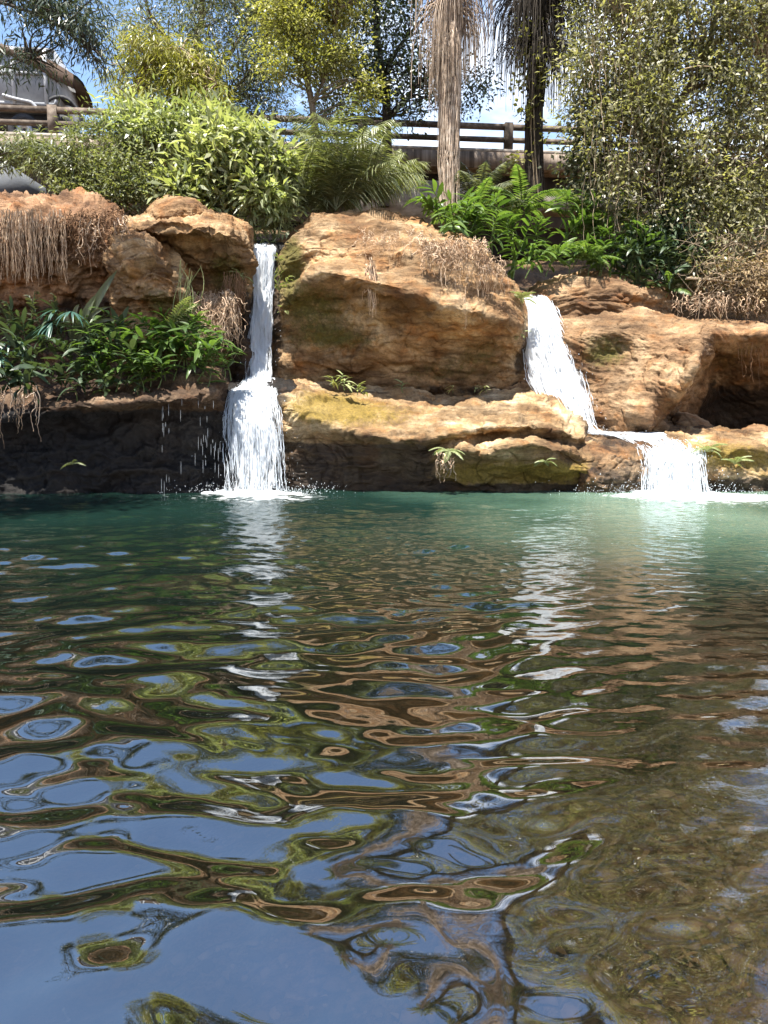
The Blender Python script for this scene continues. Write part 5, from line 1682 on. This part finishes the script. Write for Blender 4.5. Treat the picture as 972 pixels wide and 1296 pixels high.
# right bed
pro = [leafy_plant('leafy_plant', 'bright green lance leaved plant in the bed between the palms and the layered slab', 'plant', GR, MAT['ginger'], 630 + k, 0.8, 12, lean=0.25 + 0.15 * k, leaves=lv_g) for k in range(4)]
sp_ = []
for k in range(92):
    x = g.uniform(550, 840)
    lo = np.interp(x, [550, 600, 650, 690, 840], [296, 318, 356, 352, 362])
    y = g.uniform(lo - 62 if x > 600 else lo - 22, lo)
    sp_.append(P(x, y, 18.1 + (lo - y) * 0.022))
scatter(pro, sp_, 604, (0.75, 1.25), 0.5, labels=zone([(600, 'at the foot of the pale palm'), (655, 'between the two palms'), (710, 'below the dark palm'), (770, 'behind the layered slab'), (999, 'under the vine hung tree')], [(310, 'back'), (336, 'middle'), (999, 'front')], 'bright green plant, %s row of right bed, %s'))
# dark plants at the slab's right end
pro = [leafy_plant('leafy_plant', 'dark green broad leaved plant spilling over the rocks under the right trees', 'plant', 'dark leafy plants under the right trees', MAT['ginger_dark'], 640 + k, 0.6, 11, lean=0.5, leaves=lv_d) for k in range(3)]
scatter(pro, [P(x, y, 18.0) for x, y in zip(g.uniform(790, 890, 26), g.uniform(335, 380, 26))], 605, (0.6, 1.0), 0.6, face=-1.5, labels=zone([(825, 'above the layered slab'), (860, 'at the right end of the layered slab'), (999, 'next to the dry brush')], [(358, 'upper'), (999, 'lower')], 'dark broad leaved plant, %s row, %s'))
# small things on the middle ledge
pro = [leafy_plant('seedling', 'tiny green seedling on top of the middle ledge', 'plant', 'seedlings along the back of the middle ledge', MAT['pale'], 650 + k, 0.35, 7, lean=0.2, leaves=lv_p) for k in range(2)]
scatter(pro, [P(x, y, Y) for x, y, Y in ((428, 492, 15.9), (436, 494, 15.8), (444, 497, 15.8), (420, 489, 16), (452, 500, 15.7), (462, 502, 15.8), (510, 497, 16.3), (573, 497, 16.2), (600, 497, 16.2), (615, 498, 16.1), (432, 485, 16.2))], 606, (0.4, 0.75), 0.3,
        labels=['green seedling on the ledge shoulder, ' + w for w in ('second from left in the front row', 'third from left in the front row', 'in the middle of its row', 'leftmost of the row', 'third from the right end of the row', 'at the right end of the row')]
        + ['lone green seedling under the middle of the boulder', 'green seedling under the right half of the boulder', 'green seedling next to the rightmost one under the boulder', 'rightmost green seedling along the back of the middle ledge', 'green seedling tight against the boulder behind the others on the mossy shoulder'])
# pale plants clinging to the boulder's left side
pro = [leafy_plant('pale_plant', 'pale leaved creeper clinging to the left flank of the boulder', 'plant', 'pale creepers on the boulder flank', MAT['pale'], 660 + k, 0.4, 8, lean=0.6, leaves=lv_p) for k in range(2)]
scatter(pro, [P(x, y, 17.05) for x, y in ((352, 335), (357, 350), (354, 372), (362, 360), (358, 405))], 607, (0.4, 0.6), 0.8, face=-1.6,
        labels=['pale creeper on the left flank of the boulder, ' + w for w in ('topmost', 'second from the top', 'second from the bottom', 'in the middle', 'lowest')])

# fan leaves, agave, oval-leaved shrub at the left


def fan_plant(label, loc, seed, nf=5):
    g = np.random.default_rng(seed)
    t = thing('fan_palm', label, 'palm', loc)
    lv = [leaf_me('leaflet', 0.5, 0.05, MAT['fan'], d, 0.3) for d in (0.25, 0.45)]
    for k in range(nf):
        az, pit = g.uniform(-2.8, -0.3), g.uniform(0.0, 0.9)
        d = np.array([math.cos(az) * math.cos(pit), math.sin(az) * math.cos(pit), math.sin(pit)])
        st = MB().tube(np.array([d * 0.45 * s for s in np.linspace(0, 1, 6)]) + np.array(loc), np.full(6, 0.009), 5)
        s_ = part('stalk', st, MAT['stem'], t, True)
        for j in range(9):
            o = bpy.data.objects.new('leaflet', lv[j % 2])
            COL.objects.link(o)
            o.parent = s_
            o.location = d * 0.45
            o.rotation_euler = (0, 0.45 + 0.25 * abs(j - 4) / 4 - pit * 0.4, az + (j - 4) * 0.27)
            o.scale = [g.uniform(0.75, 1.0)] * 3
    return t


fan_plant('blue green fan palm in the shade at the far left edge', P(2, 455, 14.9), 701, 5)
fan_plant('blue green fan palm drooping in the middle of the left thicket', P(98, 415, 15.0), 702, 4)
t = thing('agave', 'tall grey green strap leaved plant leaning up under the left overhang', 'plant', P(92, 445, 15.1))
for k, (x1, y1, w_) in enumerate(((148, 342, 0.16), (122, 372, 0.15), (84, 392, 0.10), (140, 388, 0.09), (152, 405, 0.08), (100, 385, 0.09))):
    a, b = P(95, 440, 15.1), P(x1, y1, 14.9)
    s = np.linspace(0, 1, 9)[:, None]
    mid = a * (1 - s) + b * s + np.array([0, -0.1, 0.18 if k > 2 else 0.05]) * np.sin(s * math.pi)
    d = (b - a) / np.linalg.norm(b - a)
    sd = np.cross(d, [0, -1, 0])
    wv_ = w_ * 0.5 * np.sin(np.clip(s * 0.9 + 0.1, 0, 1) * math.pi) ** 0.6
    wv_[-1] = 0.003
    v = np.stack([mid - sd * wv_, mid + np.array([0, 0.03, 0]), mid + sd * wv_], 1).reshape(-1, 3)
    q = []
    for j in range(8):
        o_ = 3 * j
        q += [[o_, o_ + 3, o_ + 4, o_ + 1], [o_ + 1, o_ + 4, o_ + 5, o_ + 2]]
    part('leaf', MB().add(v, q, rnd=0.2 + 0.1 * k), MAT['grey'] if k > 1 else MAT['feather'], t, True)
lv_o = [leaf_me('leaf', 0.13, 0.07, MAT['grey'], d) for d in (0.1, 0.3)]
pro = [leafy_plant('oval_leaved_plant', 'spindly plant with small grey oval leaves under the hanging roots', 'plant', 'oval leaved plants under the hanging roots', MAT['grey'], 710 + k, 1.0, 22, lean=0.15, leaves=lv_o) for k in range(2)]
scatter(pro, [P(58, 440, 15.0), P(42, 432, 15.1), P(72, 428, 15.0), P(30, 450, 15.0), P(85, 450, 15.0)], 711, (0.8, 1.05), 0.3, labels=['spindly oval leaved plant, %s of five under the hanging roots' % w for w in ('third from the left', 'second from the left', 'fourth from the left', 'leftmost', 'rightmost')])
mePf = [frond_mb(0.9, 0.35, 18, 0.20, 0.05, 720 + k, lift=0.9, vee=0.1).mesh('frond', MAT['pale']) for k in range(2)]
frond_plant('fern', 'tall pale upright fern at the top of the left thicket, below the dry stalks', 'fern', P(205, 430, 15.1), 4, mePf, 1.0, (0.0, 0.5), 723, azr=(-0.6, 0.9))
g = np.random.default_rng(730)
n = 16
a = PA(g.uniform(222, 240, n), g.uniform(408, 425, n), 15.2)
b = PA(g.uniform(226, 262, n), np.where(g.random(n) < 0.6, g.uniform(328, 350, n), g.uniform(360, 400, n)), 15.1)
s = np.linspace(0, 1, 8)[None, :, None]
t = thing('dry_grass', 'tuft of whitish dry stalks standing above the left thicket', 'grass tuft', P(230, 425, 15.2))
part('stalk', MB().strands(a[:, None] * (1 - s) + b[:, None] * s + np.array([0.12, 0, 0.05]) * np.sin(s * math.pi) * g.normal(size=(n, 1, 1)), np.linspace(0.012, 0.004, 8)[None], 3), MAT['pale'], t, True, kind='stuff')

# ------------------------------------------------------------------ hanging roots


def roots(label, xr, y0, y1, Y, n, seed, mat, rad=0.009, wob=0.010, Yj=0.12, bell=False, cat='roots'):
    g = np.random.default_rng(seed)
    K = 16
    x = g.uniform(*xr, n)
    c = (x - (xr[0] + xr[1]) / 2) / ((xr[1] - xr[0]) / 2)
    top = y0 + g.uniform(-4, 14, n)
    end = y0 + (y1 - y0) * g.uniform(0.35, 1.0, n) * ((1 - 0.6 * c ** 2) if bell else 1)
    s = np.linspace(0, 1, K)
    px = x[:, None] + np.cumsum(g.normal(size=(n, K)) * 0.55, 1)
    py = top[:, None] + (end - top)[:, None] * s[None]
    pts = PA(px, py, Y - 0.04 - g.uniform(0, Yj, (n, 1)) + 0.10 * (s[None] - 0.3) ** 2)
    pts += np.cumsum(g.normal(size=pts.shape) * wob, 1)
    t = thing('hanging_roots', label, cat, P((xr[0] + xr[1]) / 2, y0, Y))
    part('roots', MB().strands(pts, rad * g.uniform(0.5, 1.4, (n, 1)) * np.linspace(1.1, 0.5, K)[None], 3), mat, t, True, kind='stuff')


roots('thick curtain of pale dry roots hanging from the far left earth bank', (-6, 82), 268, 362, 15.55, 230, 801, MAT['root'], bell=False)
roots('sparse pale roots hanging at the left edge of the frame', (-60, 4), 268, 340, 15.6, 90, 802, MAT['root'])
roots('dark matted roots on the red bank between the pale root curtain and the overhang', (84, 155), 268, 322, 15.6, 150, 803, MAT['root_dark'], wob=0.03)
roots('few long roots curling over the left overhang edge', (100, 165), 276, 340, 15.45, 26, 804, MAT['root'], wob=0.03)
roots('wide mat of straw coloured roots on the right shoulder of the boulder', (532, 616), 304, 368, 15.85, 190, 805, MAT['root'], 0.007, 0.03, bell=True)
roots('thin roots hanging along the top of the boulder', (455, 540), 292, 330, 16.3, 60, 806, MAT['root'], 0.005, 0.03)
roots('narrow twisted bunch of roots hanging down the front of the boulder', (463, 475), 330, 408, 15.9, 34, 807, MAT['root'], 0.010, 0.012)
roots('short roots hanging right of the wide root mat on the boulder', (600, 640), 326, 384, 15.95, 70, 808, MAT['root'], 0.006, 0.02)
roots('single long thin root with a curl hanging down the boulder', (586, 590), 365, 436, 15.75, 3, 809, MAT['root'], 0.006, 0.006)
roots('short pale roots hanging under the fern on the middle ledge', (552, 575), 572, 612, 14.05, 16, 810, MAT['root'], 0.012, 0.01)
roots('tangle of reddish dry roots beside the tall left waterfall', (245, 298), 372, 445, 16.15, 260, 811, MAT['root'], 0.007, 0.035)
roots('brown roots trailing from the mossy rock left of the tall waterfall', (284, 310), 345, 420, 16.3, 60, 812, MAT['root_dark'], 0.007, 0.015)
roots('pale dead leaves and roots hanging over the left end of the black wall', (0, 50), 490, 560, 13.85, 24, 813, MAT['root'], 0.010, 0.012)
roots('thin roots dangling under the brush over the right rocks', (850, 965), 372, 402, 17.0, 70, 814, MAT['root'], 0.008, 0.015)
roots('fine roots trailing down the hollow rock at the right edge', (925, 972), 420, 490, 16.7, 26, 815, MAT['root_dark'], 0.006, 0.012)

# ------------------------------------------------------------------ stones and sunk leaves on the shallow bed
g = np.random.default_rng(900)
n = 5200
yb = 0.9 + 8.0 * g.random(n) ** 1.6
xb = g.uniform(-0.6, 1.0, n) * (0.6 + 0.55 * yb) + 0.25
zb = ground_h(xb, yb)
rr = 0.010 + 0.035 * g.random(n) ** 3
ICO = np.array([[0, 0, .8], [.9, 0, .35], [.28, .85, .35], [-.72, .53, .35], [-.72, -.53, .35], [.28, -.85, .35], [.72, .53, -.3], [-.28, .85, -.3], [-.9, 0, -.3], [-.28, -.85, -.3], [.72, -.53, -.3]])
IF = np.array([[0, 1, 2], [0, 2, 3], [0, 3, 4], [0, 4, 5], [0, 5, 1], [1, 6, 2], [2, 7, 3], [3, 8, 4], [4, 9, 5], [5, 10, 1], [2, 6, 7], [3, 7, 8], [4, 8, 9], [5, 9, 10], [1, 10, 6]])
v = ICO[None] * (1 + 0.22 * g.normal(size=(n, 11, 1))) * rr[:, None, None] * np.stack([g.uniform(0.8, 1.5, n), g.uniform(0.8, 1.5, n), g.uniform(0.4, 0.8, n)], -1)[:, None, :]
v = v + np.stack([xb, yb, zb + rr * 0.1], -1)[:, None]
MAT['pebble'] = plainmat('bed_pebble', [(0.08, 0.055, 0.035), (0.22, 0.16, 0.10), (0.36, 0.29, 0.21)], 4, 0.8, 0.2, tone=(0.4, 1.5))
tag(obj('pebbles', MB().add(v.reshape(-1, 3), tris=(np.arange(n)[:, None, None] * 11 + IF[None]).reshape(-1, 3), rnd=np.repeat(g.random(n), 11)), MAT['pebble'], smooth=True),
    'brown gravel scattered over the shallow pool bed', 'gravel', kind='stuff')
n = 700
yb = 0.9 + 7.0 * g.random(n) ** 1.5
xb = g.uniform(-0.5, 1.0, n) * (0.6 + 0.5 * yb) + 0.3
zb = ground_h(xb, yb) + 0.02
d = g.normal(size=(n, 3)) * np.array([1, 1, 0.12])
tag(obj('sunken_leaves', MB().leaves(np.stack([xb, yb, zb], -1), d, np.tile([0, 0, 1.0], (n, 1)) + g.normal(size=(n, 3)) * 0.15, g.uniform(0.03, 0.09, n), g.uniform(0.012, 0.035, n), True, 0.05), MAT['dry']),
    'dead brown leaves lying on the shallow pool bed', 'leaf litter', kind='stuff')
